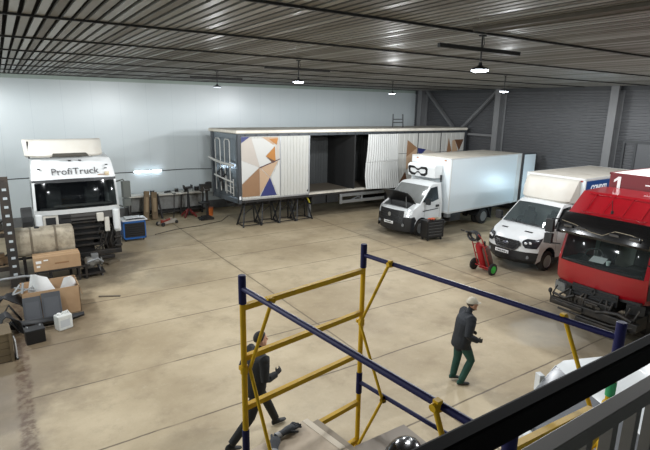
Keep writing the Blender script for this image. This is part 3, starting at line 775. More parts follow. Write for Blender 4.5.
    b = MB(); b.box(bx1 - .01, bx1 + 1.15, -hw - .108, -hw - .012, z1 - .05, z1); b.box(bx1 - .005, bx1 + .06, -hw - .115, -hw - .01, z0, z1); b.box(bx1 + 1.1, bx1 + 1.15, -hw - .105, -hw - .015, z0, z1); b.build('door_gasket', MFRAME, d)
    # cooling unit over the cab with the goggles drawing
    b = MB(); b.prism([(1.86, 2.36), (1.80, 2.84), (1.92, 2.93), (2.36, 2.93), (2.36, 2.36), (1.95, 2.36)], 'y', -.68, .88); u = b.build('cooling_unit', WHITE2, t, bevel=.03, seg=3)
    g = MB(); gk = mat('goggle_black', (16, 16, 18), .5)
    cx = .27
    outer = [(-.58, .12), (-.50, .20), (-.22, .19), (-.06, .10), (.06, .10), (.22, .19), (.50, .20), (.58, .12), (.55, -.10), (.40, -.20), (.20, -.20), (.07, -.08), (-.07, -.08), (-.20, -.20), (-.40, -.20), (-.55, -.10)]
    inner = [(x * .80 + (0.0), z * (.50 if abs(x) > .1 else .25)) for x, z in outer]
    def gp_(p, d): 
        z = 2.61 + p[1] * 1.05; x = 1.86 - (z - 2.36) / .48 * .06 - d
        return (x, cx - p[0] * .98, z)
    n = len(outer)
    for i in range(n):
        j = (i + 1) % n; g.slab([gp_(outer[i], .004), gp_(outer[j], .004), gp_(inner[j], .004), gp_(inner[i], .004)], (-1, 0, -.12), .008)
    g.build('goggles_drawing', gk, u)
    b = MB(); b.box(2.2, 2.26, -.75, -.69, 2.2, 2.5); b.tube([(2.3, -.62, 2.3), (2.3, -.62, 2.6), (2.3, -.5, 2.7)], .02, 6); b.build('cooling_pipe', BLACKP, t)
    b = MB()
    for y in (-.8, .8): b.box(bx0 - .02, bx0, y - .05, y + .05, z1 - .12, z1 - .07)
    b.build('marker_light', mat('marker_orange', (170, 110, 60), .4), t)
    # chassis and running gear
    b = MB(); b.box(2.0, 7.7, -.5, -.38, .55, .76); b.box(2.0, 7.7, .38, .5, .55, .76); 
    for x in (2.6, 3.6, 4.6, 5.6, 6.6, 7.6): b.box(x, x + .08, -1.0, 1.0, .76, .86)
    b.build('chassis_frame', STEELD, t)
    b = MB(); b.box(2.75, 3.5, -.95, -.5, .38, .74); b.build('fuel_tank', STEELD, t, bevel=.05)
    b = MB(); b.box(2.45, 2.7, -1.02, -.8, .62, .82); b.build('battery_box', STEELG, t, bevel=.02)
    for s in (-1, 1):
        wheel(t, (.86, s * .83, .36), r=.36, w=.24, side=s)
        wheel(t, (5.15, s * .92, .37), r=.37, w=.22, side=s, rimm=mat('dull_rim', (128, 128, 126), .5, metal=.4, dirt=(80, 72, 62), dirt_amt=.4), dish=.13); wheel(t, (5.15, s * .64, .37), r=.37, w=.22, side=s)
        b = MB(); pts = [(5.15 + .48 * math.cos(a), .37 + .48 * math.sin(a)) for a in [PI * (.05 + .9 * k / 10) for k in range(11)]]
        b.prism(pts + [(x * 1.0 + (5.15 - x) * .04, z - .02) for x, z in reversed(pts)], 'y', s * .5, s * 1.04); b.build('mudguard', BLACKP, t)
        b = MB(); b.box(5.72, 5.74, s * .55, s * 1.04, .22, .75); b.build('mud_flap', BLACKP, t)
    b = MB(); b.tube([(5.15, -.9, .37), (5.15, .9, .37)], .08, 8); b.lathe((5.15, -.15, .37), (0, 1, 0), [(0, .05), (.08, .17), (.22, .17), (.3, .05)], 14); b.tube([(.86, -.8, .34), (.86, .8, .34)], .06, 8); b.build('axle', GREASE, t)
    b = MB(); b.box(7.5, 7.6, -1.0, 1.0, .42, .54); b.build('rear_underrun_bar', STEELD, t)
    return t
gaz()

# ------------------------------------------------------------------ white van with cream roof spoiler
def ford():
    t = tag(empty('box_van', (13.95, 9.97, 0), math.radians(1.0)), 'white box van with oval badge on its dark grille and cream roof spoiler', 'van')
    rows = [(.10, .30, .86, .34, 0), (-.01, .44, .94, .36, 0), (.0, .72, .98, .38, .0), (.02, 1.04, .97, .40, .0), (.12, 1.17, .95, .40, .03), (.42, 1.31, .95, .22, .05), (.90, 1.46, .97, .12, .04), (1.60, 2.12, .84, .12, .04), (1.78, 2.22, .82, .05, .05), (2.42, 2.28, .82, 0, .06)]
    xr = 2.44
    pos, edge = van_body(t, rows, xr, 1.34, .42, (.98, .42), WHITE2, 6, blk_rows=(0, 1))
    # grille
    r0, r1 = (.0, .76, .98, .38, 0), (.03, 1.06, .97, .40, .0)
    b = MB(); shape = [(-.52, .95), (-.50, .62), (-.44, .18), (-.36, .0), (.36, 0), (.44, .18), (.50, .62), (.52, .95), (.40, 1.0), (-.40, 1.0)]
    def gpt(u, f, d=.02):
        r = [a * (1 - f) + c * f for a, c in zip(r0, r1)]; return pos(r, u) + Vector((-d, 0, 0))
    gr_rows = []
    for f in (0, .25, .5, .75, 1.0):
        hw = .36 + .16 * min(1, f * 1.3) ** .7 - (.06 if f == 1 else 0)
        gr_rows.append([gpt(-hw + 2 * hw * k / 8, f) for k in range(9)])
    b.grid(gr_rows); gr = b.build('grille', mat('grille_black', (24, 25, 27), .4, var=.2), t, solid=.03)
    b = MB(); ring = gr_rows[0] + [r[-1] for r in gr_rows[1:]] + list(reversed(gr_rows[-1][:-1])) + [r[0] for r in reversed(gr_rows[1:-1])]
    b.tube([p + Vector((-.006, 0, 0)) for p in ring + [ring[0]]], .022, 6, cap=False); b.build('grille_surround', mat('satin_dark_bar', (58, 60, 62), .35, metal=.5), gr)
    for f in (.3, .5, .7):
        b = MB(); b.tube([gpt(u, f, .035) for u in (-.46, -.25, 0, .25, .46)], .012, 6); b.build('grille_bar', mat('satin_dark_bar', (58, 60, 62)), gr)
    m4 = basis(gpt(0, .62, .05), (0, -1, 0), (.1, 0, 1))
    b = MB(); b.lathe((0, 0, 0), (0, 0, 1), [(0, .09), (.012, .09), (.018, .082)], 24); o = b.build('badge', ALU, t); o.matrix_local = m4 @ Matrix.Diagonal((1.25, .5, 1, 1))
    b = MB(); b.lathe((0, 0, .017), (0, 0, 1), [(0, .080), (.004, .078)], 24); b.build('badge_field', mat('badge_navy', (22, 34, 74), .3), o)
    lettering('badge_lettering', 'Ford', .085, ALU, o, Matrix.Translation((0, 0, .024)) @ Matrix.Diagonal((.9, 2.0, 1, 1)), shear=.25)
    # bumper details, plate, lights
    plate(t, basis((-.028, .12, .62), (0, -1, 0), (0, 0, 1)))
    b = MB(); b.grid([[pos((-.005, z, .93, .36, 0), u) + Vector((-.012, 0, 0)) for u in (-.45, -.2, 0, .2, .45)] for z in (.40, .50)]); b.build('lower_intake', mat('intake_dark', (16, 16, 17), .6), t)
    for s in (-1, 1):
        HK = [(.0, .86, .98, .385, 0), (.012, 1.04, .97, .40, .0), (.115, 1.172, .955, .40, .03)]
        def hp(f, u):
            k = min(int(f * 2), 1); q = f * 2 - k
            return pos([m * (1 - q) + n * q for m, n in zip(HK[k], HK[k + 1])], s * u) + Vector((-.022, s * .014, .006))
        b = MB(); prs = []
        for f, uu in ((0, (.66, .76, .86, .95)), (.25, (.58, .72, .86, .98)), (.5, (.55, .70, .86, 1.0)), (.75, (.56, .72, .88, 1.0)), (1, (.66, .78, .90, 1.0))):
            prs.append([hp(f, u) + Vector((.10 * f if k == 3 else 0, 0, .05 * f if k == 3 else 0)) for k, u in enumerate(uu)])
        b.grid(prs); hl = b.build('headlight', mat('headlamp_dark', (52, 54, 57), .12, metal=.3, var=.3, scale=14), t, smooth=50, solid=.02)
        b = MB()
        for u, f in ((.66, .45), (.78, .5)): b.ball(hp(f, u) + Vector((-.004, 0, 0)), (.02, .06, .045), 12, 8)
        b.build('lamp_reflector', mat('lamp_bright', (235, 238, 240), .1, metal=.4), hl, smooth=60)
        b = MB(); b.slab([pos(rows[5], s * .35) + Vector((.03, 0, .012)), pos(rows[5], s * .62) + Vector((.03, 0, .012)), pos(rows[5], s * .62) + Vector((.10, 0, .03)), pos(rows[5], s * .35) + Vector((.10, 0, .03))], (-.3, 0, 1), .008); b.build('bonnet_vent', BLACKP, t)
        b = MB(); c = pos((0, .55, .94, .36, 0), s * .78); b.lathe(c + Vector((-.01, 0, 0)), (-1, 0, 0), [(0, .06), (.02, .055)], 14); b.build('fog_lamp', mat('fog_lens', (120, 124, 126), .15), t)
        side_window(t, edge, s, 6, rows, [(1.18, 1.50), (1.74, 2.06), (2.2, 2.10), (2.24, 1.50), (1.6, 1.44)], .97, .82, 1.40, 2.25)
        b = MB(); b.slab([(1.36, s * .971, .5), (1.36, s * .971, 1.36), (1.368, s * .971, 1.36), (1.368, s * .971, .5)], (0, s, 0), .003); b.build('door_seam', MFRAME, t)
        b = MB(); b.obox((2.1, s * .985, 1.26), (.2, .035, .06)); b.build('door_handle', BLACKP, t, bevel=.012)
        mirror(t, (1.2, s * .95, 1.46), (1.14, s * 1.2, 1.56), (.14, .24, .3), m=BLACKP)
        wheel(t, (.98, s * .86, .345), r=.345, w=.23, side=s)
        for yy in (.94, .68): wheel(t, (4.6, s * yy, .345), r=.345, w=.2, side=s)
    b = MB(); b.tube([pos(rows[6], u) + Vector((-.06, 0, .03)) for u in (-.8, -.4, 0, .4, .8)], .02, 6); b.tube([pos(rows[6], -.1) + Vector((-.03, 0, .03)), pos(rows[6], .55) + Vector((.05, 0, .09))], .014, 6); b.tube([pos(rows[6], -.75) + Vector((-.03, 0, .03)), pos(rows[6], -.2) + Vector((.05, 0, .09))], .014, 6); b.build('wiper', BLACKP, t)
    seats(t, 1.6, .98); b = MB(); b.box(1.0, 1.3, -.82, .82, 1.08, 1.40); b.build('dashboard', mat('dash_grey', (44, 46, 48), .7), t, bevel=.06)
    b = MB(); b.tube([(1.34 + .05 * math.sin(a), .42 + .19 * math.cos(a), 1.45 + .17 * math.sin(a)) for a in [2 * PI * k / 16 for k in range(17)]], .014, 6); b.build('steering_wheel', BLACKP, t)
    b = MB(); b.box(.8, 2.4, -.9, .9, .44, .52); b.build('cab_floor', BLACKP, t)
    # cream air deflector: front face leaning back, rounded corners
    b = MB(); rws = []
    for (x0, z, hw) in ((1.86, 2.20, .82), (1.80, 2.28, .90), (1.90, 2.60, .95), (2.06, 2.90, .97), (2.14, 2.98, .95), (2.44, 3.0, .97)):
        rws.append([Vector((x0 + .20 * abs(u) ** 4, u * hw, z)) for u in TS])
    b.grid(rws)
    for s in (-1, 1): b.poly([r[0 if s < 0 else -1] for r in rws] + [Vector((2.44, s * .97, 2.2))])
    b.build('air_deflector', CREAM, t, smooth=50)
    # box
    bx0, bx1, z0, z1, hw = 2.46, 6.85, .86, 3.04, 1.10
    b = MB(); b.box(bx0, bx1, -hw, hw, z0, z1); b.build('cargo_box', PANEL, t, bevel=.02)
    b = MB(); b.box(bx0 + .03, bx1 - .03, -hw + .03, hw - .03, z1 + .0005, z1 + .016); b.build('box_roof', mat('dusty_box_roof2', (214, 208, 196), .65, var=.06, dirt=(150, 140, 122), dirt_amt=.4), t)
    b = MB()
    for y in (-hw, hw): b.box(bx0 - .012, bx1, y - .022, y + .022, z1 - .05, z1 + .02); b.box(bx0 - .012, bx0 + .05, y - .02, y + .02, z0, z1); b.box(bx0, bx1, y - .02, y + .02, z0 - .03, z0 + .05)
    b.box(bx1 - .04, bx1 + .012, -hw, hw, z1 - .05, z1 + .02); b.box(bx0 - .012, bx0 + .03, -hw, hw, z1 - .05, z1 + .02); b.build('box_edging', mat('grey_white_edging', (196, 198, 196)), t, bevel=.006)
    b = MB(); b.box(bx0 - .02, bx0 + .0, -1.02, -.86, z1 - .10, z1 - .05); b.build('marker_light', mat('marker_red', (150, 60, 50), .4), t)
    b = MB(); b.box(bx0 + .08, bx1 - .25, -hw - .006, -hw - .001, z1 - .75, z1 - .07); bn = b.build('side_banner', mat('banner_blue', (30, 66, 122), .4, var=.06), t)
    lettering('banner_lettering', 'CONDITI', .25, mat('banner_white', (236, 240, 242), .4), t, basis((bx0 + .30 + .60, -hw - .007, z1 - .33), (1, 0, 0), (0, 0, 1)), shear=.2, bold=.012)
    b = MB(); b.box(2.2, 6.8, -.45, -.35, .5, .72); b.box(2.2, 6.8, .35, .45, .5, .72)
    for x in (2.8, 3.8, 5.4, 6.5): b.box(x, x + .08, -1.0, 1.0, .72, .86)
    b.tube([(4.6, -.9, .345), (4.6, .9, .345)], .07, 8); b.tube([(.98, -.8, .32), (.98, .8, .32)], .05, 8)
    b.build('chassis_frame', STEELD, t)
    return t
ford()
# ------------------------------------------------------------------ red truck
def red_truck():
    t = tag(empty('red_truck', (11.66, 5.73, 0)), 'red truck with black sun visor, exposed front frame and red box with number one', 'truck')
    rows = [(.10, .98, 1.02, .14, 0), (.0, 1.14, 1.08, .16, 0), (-.01, 1.60, 1.08, .14, .0), (.20, 2.46, 1.05, .12, .02), (.20, 2.80, 1.06, .06, .01), (.84, 3.31, 1.05, .0, .01), (1.85, 3.34, 1.05, 0, .01)]
    pos, edge = van_body(t, rows, 1.88, 1.66, .95, (1.05, .62), RED, 2, skip=(), glassm=glass('red_cab_screen', (44, 50, 50), .7, .06, .3), sw_pow=4, wfrac=.92)
    b = MB()
    for y in (-.62, -.2, .25, .68): b.obox((.54, y, 3.075), (.68, .035, .03), (0, -math.atan2(.51, .64), 0))
    b.obox((.30, 0, 2.885), (.03, 1.5, .025), (0, -.67, 0)); b.obox((.78, 0, 3.265), (.03, 1.7, .025), (0, -.67, 0)); b.build('roof_rib', RED, t)
    b = MB(); b.tube([(.36, .05, 2.92), (.36, .05, 2.99)], .03, 8); b.tube([(.36, .05, 2.96), (.30, .05, 3.24)], .008, 6); b.build('aerial', BLACKP, t)
    # black visor
    b = MB(); rws = []
    for (x, z) in ((.20, 2.84), (.04, 2.86), (-.16, 2.68), (-.26, 2.42), (-.23, 2.36), (.10, 2.44)):
        rws.append([Vector((x + .12 * abs(u) ** 4, u * 1.07, z - .03 * abs(u) ** 3)) for u in TS])
    b.grid(rws)
    for s in (0, -1): b.poly([r[s] for r in rws])
    v = b.build('sun_visor', BLACKG, t, smooth=40)
    for y in (.75, .42, -.35, -.8): b = MB(); b.obox((-.225, y, 2.55), (.03, .22, .07), (0, -.35, 0)); b.build('visor_lamp', mat('smoked_lamp', (60, 60, 62), .08, coat=1), v, bevel=.015)
    b = MB(); b.tube([(-.17, .95, 2.66), (-.20, .6, 2.62), (-.23, .2, 2.52), (-.235, -.1, 2.50), (-.19, -.35, 2.64), (-.19, -.7, 2.63), (-.20, -.95, 2.58)], .012, 6); b.build('visor_trim', mat('chrome', (225, 228, 230), .08, metal=1), v)
    # face details
    b = MB(); gp = [[pos((.012, z, 1.07, .16, 0), u) + Vector((-.02, 0, 0)) for u in (-.52, -.26, 0, .26, .52)] for z in (.80, .95, 1.10)]
    b.grid(gp); gr = b.build('grille', BLACKP, t, solid=.05)
    for z in (.85, .93, 1.02):
        b = MB(); b.tube([pos((-.012, z, 1.07, .16, 0), u) + Vector((-.02, 0, 0)) for u in (-.5, -.25, 0, .25, .5)], .018, 6); b.build('grille_bar', mat('satin_dark_bar', (58, 60, 62)), gr)
    b = MB(); c = pos((0, 1.04, 1.07, .16, 0), 0)
    for (a, d) in (((0, .085), (.05, 0)), ((.05, 0), (0, -.085)), ((0, -.085), (-.05, 0)), ((-.05, 0), (0, .085))):
        b.bar((c.x - .055, c.y + a[0], c.z + a[1]), (c.x - .055, c.y + d[0], c.z + d[1]), .022, .02)
    b.build('badge', mat('satin_dark_bar', (58, 60, 62)), gr)
    for s in (-1, 1):
        b = MB(); b.grid([[pos((.0 + .0 * z, z, 1.09, .18, 0), s * u) + Vector((-.02, s * .01, 0)) for u in (.68, .8, .92, 1.0)] for z in (.74, .86, .98)]); b.build('headlight', mat('headlamp_smoky', (112, 116, 118), .12, metal=.3, var=.35, scale=16) if s > 0 else BLACKP, t, smooth=50, solid=.05)
        b = MB(); b.slab([pos(rows[1], s) + Vector((.02, s * .006, -.02)), pos((-.01, 1.5, 1.10, .14, 0), s) + Vector((.0, s * .006, 0)), pos((-.01, 1.5, 1.10, .14, 0), s) + Vector((.12, s * .006, .0)), pos(rows[1], s) + Vector((.22, s * .012, -.05))], (0, s, 0), .01); b.build('corner_vent', BLACKP, t)
        b = MB(); b.slab([Vector((.42, s * 1.105, 1.68)), Vector((.52, s * 1.075, 2.42)), Vector((1.55, s * 1.075, 2.45)), Vector((1.62, s * 1.105, 1.68))], (0, s, .04), .008); b.build('side_window', DKGLASS, t)
        b = MB(); b.slab([(.36, s * 1.102, 1.0), (.36, s * 1.102, 1.64), (.37, s * 1.102, 1.64), (.37, s * 1.102, 1.0)], (0, s, 0), .004); b.slab([(1.7, s * 1.102, 1.0), (1.7, s * 1.102, 1.64), (1.71, s * 1.102, 1.64), (1.71, s * 1.102, 1.0)], (0, s, 0), .004); b.build('door_seam', MFRAME, t)
        b = MB(); b.obox((1.55, s * 1.115, 1.52), (.18, .03, .06)); b.build('door_handle', BLACKP, t, bevel=.01)
        b = MB(); b.tube([(.18, s * 1.02, 2.62), (-.12, s * 1.26, 2.62)], .018, 7); b.tube([(.05, s * 1.04, 1.98), (-.12, s * 1.26, 1.98)], .018, 7); b.obox((-.12, s * 1.28, 2.44), (.14, .19, .34), (0, 0, s * .2)); b.obox((-.12, s * 1.28, 2.10), (.14, .19, .26), (0, 0, s * .2)); b.build('mirror', BLACKP, t, bevel=.06)
        b = MB(); b.box(.5, 1.6, s * .85, s * 1.08, .52, .95); b.build('step_box', BLACKP, t, bevel=.02)
    b = MB(); b.tube([pos(rows[2], u) + Vector((-.03, 0, .05)) for u in (-.85, -.4, 0, .4, .85)], .022, 6); b.tube([pos(rows[2], .7) + Vector((-.03, 0, .06)), pos(rows[2], .1) + Vector((-.0, 0, .14))], .014, 6); b.tube([pos(rows[2], 0) + Vector((-.03, 0, .06)), pos(rows[2], -.6) + Vector((-.0, 0, .14))], .014, 6); b.build('wiper', BLACKP, t)
    # interior
    seats(t, 1.05, 1.45); b = MB(); b.box(.12, .62, -.98, .98, 1.2, 1.66); b.build('dashboard', mat('dash_grey', (44, 46, 48), .7), t, bevel=.08)
    b = MB(); b.box(1.72, 1.8, -1.0, 1.0, 1.0, 3.1); b.build('cab_rear_lining', mat('grey_green_lining', (176, 186, 178), .8, var=.06), t)
    b = MB(); b.tube([(.62 + .08 * math.sin(a), .45 + .22 * math.cos(a), 1.74 + .16 * math.sin(a)) for a in [2 * PI * k / 16 for k in range(17)]], .016, 6); b.build('steering_wheel', BLACKP, t)
    b = MB(); b.box(.1, 1.85, -1.0, 1.0, .96, 1.04); b.build('cab_floor', BLACKP, t)
    # exposed front frame
    b = MB(); b.box(-.22, -.08, -1.15, .98, .46, .64); b.box(-.26, -.2, .1, .9, .50, .60); b.build('bumper_beam', GREASE, t, bevel=.02)
    b = MB(); b.obox((-.02, -.05, .70), (.22, .9, .26)); b.obox((-.16, -.05, .73), (.05, .34, .12)); b.build('crossmember', GREASE, t, bevel=.02)
    b = MB(); b.box(-.26, -.235, -.14, .02, .71, .77); b.box(-.26, -.235, -.32, -.2, .71, .77); b.build('tow_slot', BLACKG, t)
    b = MB(); rnd = random.Random(4)
    for k in range(10):
        y = -.98 + k * .21; b.tube([(-.1, y, .5), (-.16, y + rnd.uniform(-.1, .1), .72), (-.04, y + rnd.uniform(-.12, .12), .92)], rnd.uniform(.014, .035), 7)
    b.tube([(-.18, -1.0, .66), (-.2, -.7, .74), (-.18, -.4, .68), (-.2, -.2, .62)], .05, 8); b.tube([(-.14, .95, .72), (-.2, .6, .70), (-.14, .4, .82)], .035, 8); b.tube([(-.2, -1.04, .52), (-.26, -.6, .42), (-.24, 0, .40), (-.26, .7, .42)], .03, 8)
    b.build('pipework', GREASE, t, smooth=50)
    b = MB(); b.box(-.36, -.05, -.95, .2, .30, .40); b.box(-.1, .5, -1.05, -.7, .35, .7); b.build('lower_bracket', GREASE, t, bevel=.02)
    b = MB(); b.tube([(-.18, .95, .55), (-.2, 1.0, .74)], .02, 7); b.ball((-.2, 1.0, .78), (.05, .05, .07)); b.build('corner_marker', BLACKP, t)
    b = MB(); b.box(.1, 6.8, -.48, -.36, .62, .88); b.box(.1, 6.8, .36, .48, .62, .88); b.obox((.9, 0, .8), (1.2, .7, .6)); b.build('chassis_frame', STEELD, t)
    for s in (-1, 1):
        wheel(t, (1.05, s * .92, .47), r=.47, w=.28, side=s); wheel(t, (5.3, s * .95, .47), r=.47, w=.26, side=s); wheel(t, (5.3, s * .64, .47), r=.47, w=.26, side=s)
    b = MB(); b.tube([(1.05, -.9, .47), (1.05, .9, .47)], .07, 8); b.tube([(5.3, -.9, .47), (5.3, .9, .47)], .09, 8); b.build('axle', GREASE, t)
    # red box behind the cab
    RB = mat('red_box_paint', (108, 5, 18), .55, var=.06)
    b = MB(); b.box(1.98, 7.2, -1.32, 1.03, 1.0, 3.68); b.build('cargo_box', RB, t, bevel=.015)
    b = MB(); b.box(1.99, 7.19, -1.31, 1.02, 3.6805, 3.70); b.build('box_roof', mat('white_box_roof', (232, 228, 224), .5, var=.05), t)
    b = MB(); b.box(1.965, 1.985, -1.32, 1.03, 3.66, 3.71); b.box(1.965, 7.2, 1.01, 1.04, 3.66, 3.71); b.build('box_edging', RB, t)
    b = MB(); b.slab([(1.968, .12, 3.46), (1.968, -.75, 3.46), (1.968, -.75, 3.49), (1.968, .12, 3.49)], (-1, 0, 0), .004); b.build('white_stripe', mat('white_vinyl', (235, 232, 230), .4), t)
    b = MB(); b.slab([Vector((1.968, .83 - a, 3.26 + c)) for a, c in ((.02, 0), (.02, .27), (-.07, .20), (-.07, .27), (.03, .36), (.10, .36), (.10, 0))], (-1, 0, 0), .005); b.build('number_lettering', mat('white_vinyl', (235, 232, 230)), t)
    return t
RT = red_truck()
p = tag(empty('paper_sheet', (11.90, 5.90, 1.66)), 'white paper sheet lying on the dashboard behind the red truck windscreen', 'paper')
b = MB(); b.obox((.10, .02, .075), (.26, .34, .004), (0, -.35, .1)); b.build('sheet', mat('paper_white', (238, 240, 240), .7, var=.02), p)
c = tag(empty('paper_cup', (11.96, 5.66, 1.665)), 'small pale cup standing beside the paper on the red truck dashboard', 'cup')
b = MB(); b.lathe((0, 0, 0), (0, 0, 1), [(0, .04), (.1, .052), (.105, .054), (.1, .045), (.01, .035)], 16); b.build('cup_body', mat('cup_pale', (214, 228, 224), .5), c, smooth=40)

# ------------------------------------------------------------------ stripped white tractor cab at the left wall
def tractor():
    t = tag(empty('tractor_cab', (1.86, 17.45, 0), PI / 2), 'white truck cab with cream roof spoiler and stripped black front', 'truck')
    # local x = depth away from us (+Y), local +y = picture left (-X)
    rows = [(.12, 1.30, 1.22, .16, 0), (.04, 1.78, 1.27, .16, 0), (.0, 1.94, 1.27, .15, 0), (.14, 2.82, 1.24, .14, .02), (.17, 2.94, 1.24, .16, .03), (.34, 3.42, 1.19, .2, .07), (.52, 3.58, 1.15, .15, .08), (2.05, 3.66, 1.15, 0, .06)]
    pos, edge = van_body(t, rows, 2.1, 1.98, .95, (1.25, .60), WHITE, 2, skip=(0,), glassm=glass('black_screen', (13, 15, 19), .6, .08, .35), sw_pow=4, wfrac=.94)
    b = MB(); b.grid([[pos(rows[3], u) + Vector((-.006, 0, -.02)) for u in TS], [pos(rows[4], u) + Vector((-.02, 0, -.03)) for u in TS]]); b.build('screen_header', BLACKP, t)
    lettering('cab_lettering', 'ProfiTruck', .305, mat('lettering_charcoal', (64, 62, 64), .5), t, basis((.212, -.02, 3.13), (0, -1, 0), (.33, 0, 1)), bold=.0, spacing=1.05)
    b = MB(); b.slab([(.20, -.68, 2.98), (.20, -1.0, 2.99), (.20, -1.0, 3.0), (.20, -.68, 3.0)], (-1, 0, 0), .02); b.build('scratch', mat('rust_scratch', (150, 100, 60), .8), t)
    b = MB(); b.box(.20, .24, -1.04, -.9, 2.95, 3.08); b.build('worn_patch', mat('rust_patch', (196, 184, 156), .8, var=.2), t)
    for y, z, x in ((-.98, 3.30, .29), (-.94, 3.19, .26), (1.0, 3.24, .30), (.10, 3.47, .34), (-.20, 3.47, .34)): b = MB(); b.obox((x, y, z), (.05, .08, .035)); b.build('trim_clip', BLACKP, t)
    # roof spoiler
    b = MB(); rws = []
    for (x, z, hw) in ((.30, 3.60, 1.10), (.26, 3.66, 1.14), (.50, 4.08, 1.16), (.62, 4.15, 1.14), (.72, 4.13, 1.12)):
        rws.append([Vector((x + .5 * abs(u) ** 5, .18 + u * hw, z - .02 * abs(u) ** 4)) for u in TS])
    b.grid(rws); b.build('roof_spoiler', CREAM, t, smooth=50, solid=.03)
    b = MB()
    for y in (1.2, .6, 0, -.6): b.bar((.6, y, 3.55), (.75, y, 4.08), .05, .03)
    b.build('spoiler_strut', STEELD, t)
    b = MB(); b.prism([(.60, 3.61), (.56, 3.72), (-.40, 3.72), (-.48, 3.61)], 'x', .20, .42); b.build('marker_housing', mat('dark_olive_plastic', (58, 56, 48), .6, var=.2), t, bevel=.02)
    # side details
    for s in (-1, 1):
        b = MB(); b.slab([Vector((.30, s * 1.276, 1.98)), Vector((.34, s * 1.245, 2.78)), Vector((1.2, s * 1.245, 2.80)), Vector((1.28, s * 1.276, 1.98))], (0, s, .04), .008); b.build('side_window', DKGLASS, t)
        b = MB(); b.slab([(1.4, s * 1.275, 1.0), (1.4, s * 1.275, 1.95), (1.41, s * 1.275, 1.95), (1.41, s * 1.275, 1.0)], (0, s, 0), .004); b.build('door_seam', MFRAME, t)
        b = MB(); b.box(.1, .42, s * 1.05, s * 1.26, 1.0, 1.82); b.build('corner_panel', WHITE, t, bevel=.05)
    b = MB(); b.tube([(.2, -1.24, 2.72), (.02, -1.42, 2.80), (.0, -1.5, 2.6)], .03, 7); b.tube([(.2, -1.26, 1.9), (.02, -1.40, 1.84), (.0, -1.48, 2.0)], .03, 7); b.obox((.0, -1.49, 2.46), (.16, .26, .56), (0, 0, .25)); b.obox((.0, -1.49, 2.02), (.16, .24, .26), (0, 0, .25)); b.build('mirror', mat('mirror_grey', (72, 76, 72), .5), t, bevel=.03)
    # interior
    seats(t, 1.1, 1.7, ys=(-.6, .6)); b = MB(); b.box(.14, .65, -1.08, 1.08, 1.5, 1.92); b.obox((.34, -.2, 1.99), (.30, 1.8, .08), (0, .1, 0)); b.build('dashboard', mat('dash_dusty', (78, 76, 74), .8, var=.2), t, bevel=.05)
    b = MB(); b.box(1.95, 2.0, -1.1, 1.1, 1.0, 3.5); b.build('cab_rear_lining', BLACKP, t)
    b = MB(); b.box(.2, 2.05, -1.15, 1.15, 1.0, 1.06); b.build('cab_floor', BLACKP, t)
    # stripped front : cooling pack, frames, brackets
    b = MB(); b.box(.30, .42, -.85, .85, .55, 1.78); b.build('radiator', mat('radiator_black', (20, 20, 21), .6, var=.3), t)
    for z in (.62, .82, 1.02, 1.22, 1.42, 1.60):
        b = MB(); b.box(.10, .22, -.70, .55, z, z + (.07 if z < 1.4 else .045)); b.build('cooling_slat', GREASE, t, bevel=.01)
    b = MB(); b.box(.1, .22, .25, .62, 1.45, 1.76); b.build('fan_shroud', BLACKP, t, bevel=.03)
    b = MB(); b.box(.1, .16, .62, 1.05, 1.36, 1.76); b.build('inner_panel', mat('dirty_white_inner', (190, 186, 176), .6, var=.1), t)
    b = MB(); b.box(.07, .1, .70, .98, 1.42, 1.70); b.build('vent_opening', BLACKP, t)
    b = MB(); b.box(.1, .2, .95, 1.2, .55, 1.3); b.box(-.02, .14, -1.2, 1.0, .28, .44); b.box(-.1, .05, -.95, .75, .14, .26); b.build('bumper_beam', GREASE, t, bevel=.02)
    b = MB(); rnd = random.Random(9)
    for k in range(9):
        y = -1.1 + k * .10; z = rnd.uniform(.5, 1.5); b.tube([(.16, y, z), (.08, y + rnd.uniform(-.15, .15), z + rnd.uniform(-.2, .25)), (.1, y + rnd.uniform(-.2, .2), z + rnd.uniform(-.4, .3))], rnd.uniform(.015, .04), 7)
    for k in range(3):
        y = -.95 + k * .16; b.tube([(.12, y, .45), (.06, y + .08, .75), (.14, y - .05, 1.1)], .025, 7)
    b.build('hose', GREASE, t, smooth=50)
    b = MB(); b.obox((.1, -.62, 1.58), (.12, .22, .3)); b.obox((.12, -.82, 1.3), (.1, .16, .5)); b.build('pale_bracket', mat('dirty_white_inner', (190, 186, 176)), t, bevel=.03)
    b = MB(); b.obox((.10, -1.12, 1.45), (.2, .2, .75)); b.build('wing_tip', WHITE, t, bevel=.06)
    b = MB(); b.box(.1, .5, -1.22, -1.05, .35, 1.0); b.box(.0, .3, -1.24, -1.0, .5, .58); b.box(.0, .3, -1.24, -1.0, .8, .86); b.build('entry_step', GREASE, t, bevel=.02)
    b = MB(); b.box(.3, 5.4, -.5, -.38, .55, .85); b.box(.3, 5.4, .38, .5, .55, .85); b.obox((1.0, 0, .8), (1.3, .8, .9)); b.build('chassis_frame', STEELD, t)
    for s in (-1, 1):
        wheel(t, (1.25, s * 1.0, .50), r=.50, w=.32, side=s); wheel(t, (4.8, s * 1.0, .5), r=.5, w=.32, side=s)
    b = MB(); b.tube([(1.25, -1, .5), (1.25, 1, .5)], .07, 8); b.tube([(4.8, -1, .5), (4.8, 1, .5)], .09, 8); b.build('axle', GREASE, t)
    b = MB(); pts = [(2.3 + .40 * math.cos(a), 1.25 + .45 * math.sin(a)) for a in [2 * PI * k / 16 for k in range(16)]]; b.prism(pts, 'y', 1.25, 1.6); b.build('air_filter', mat('filter_dark', (70, 70, 70), .6), t, bevel=.03)
    return t
tractor()
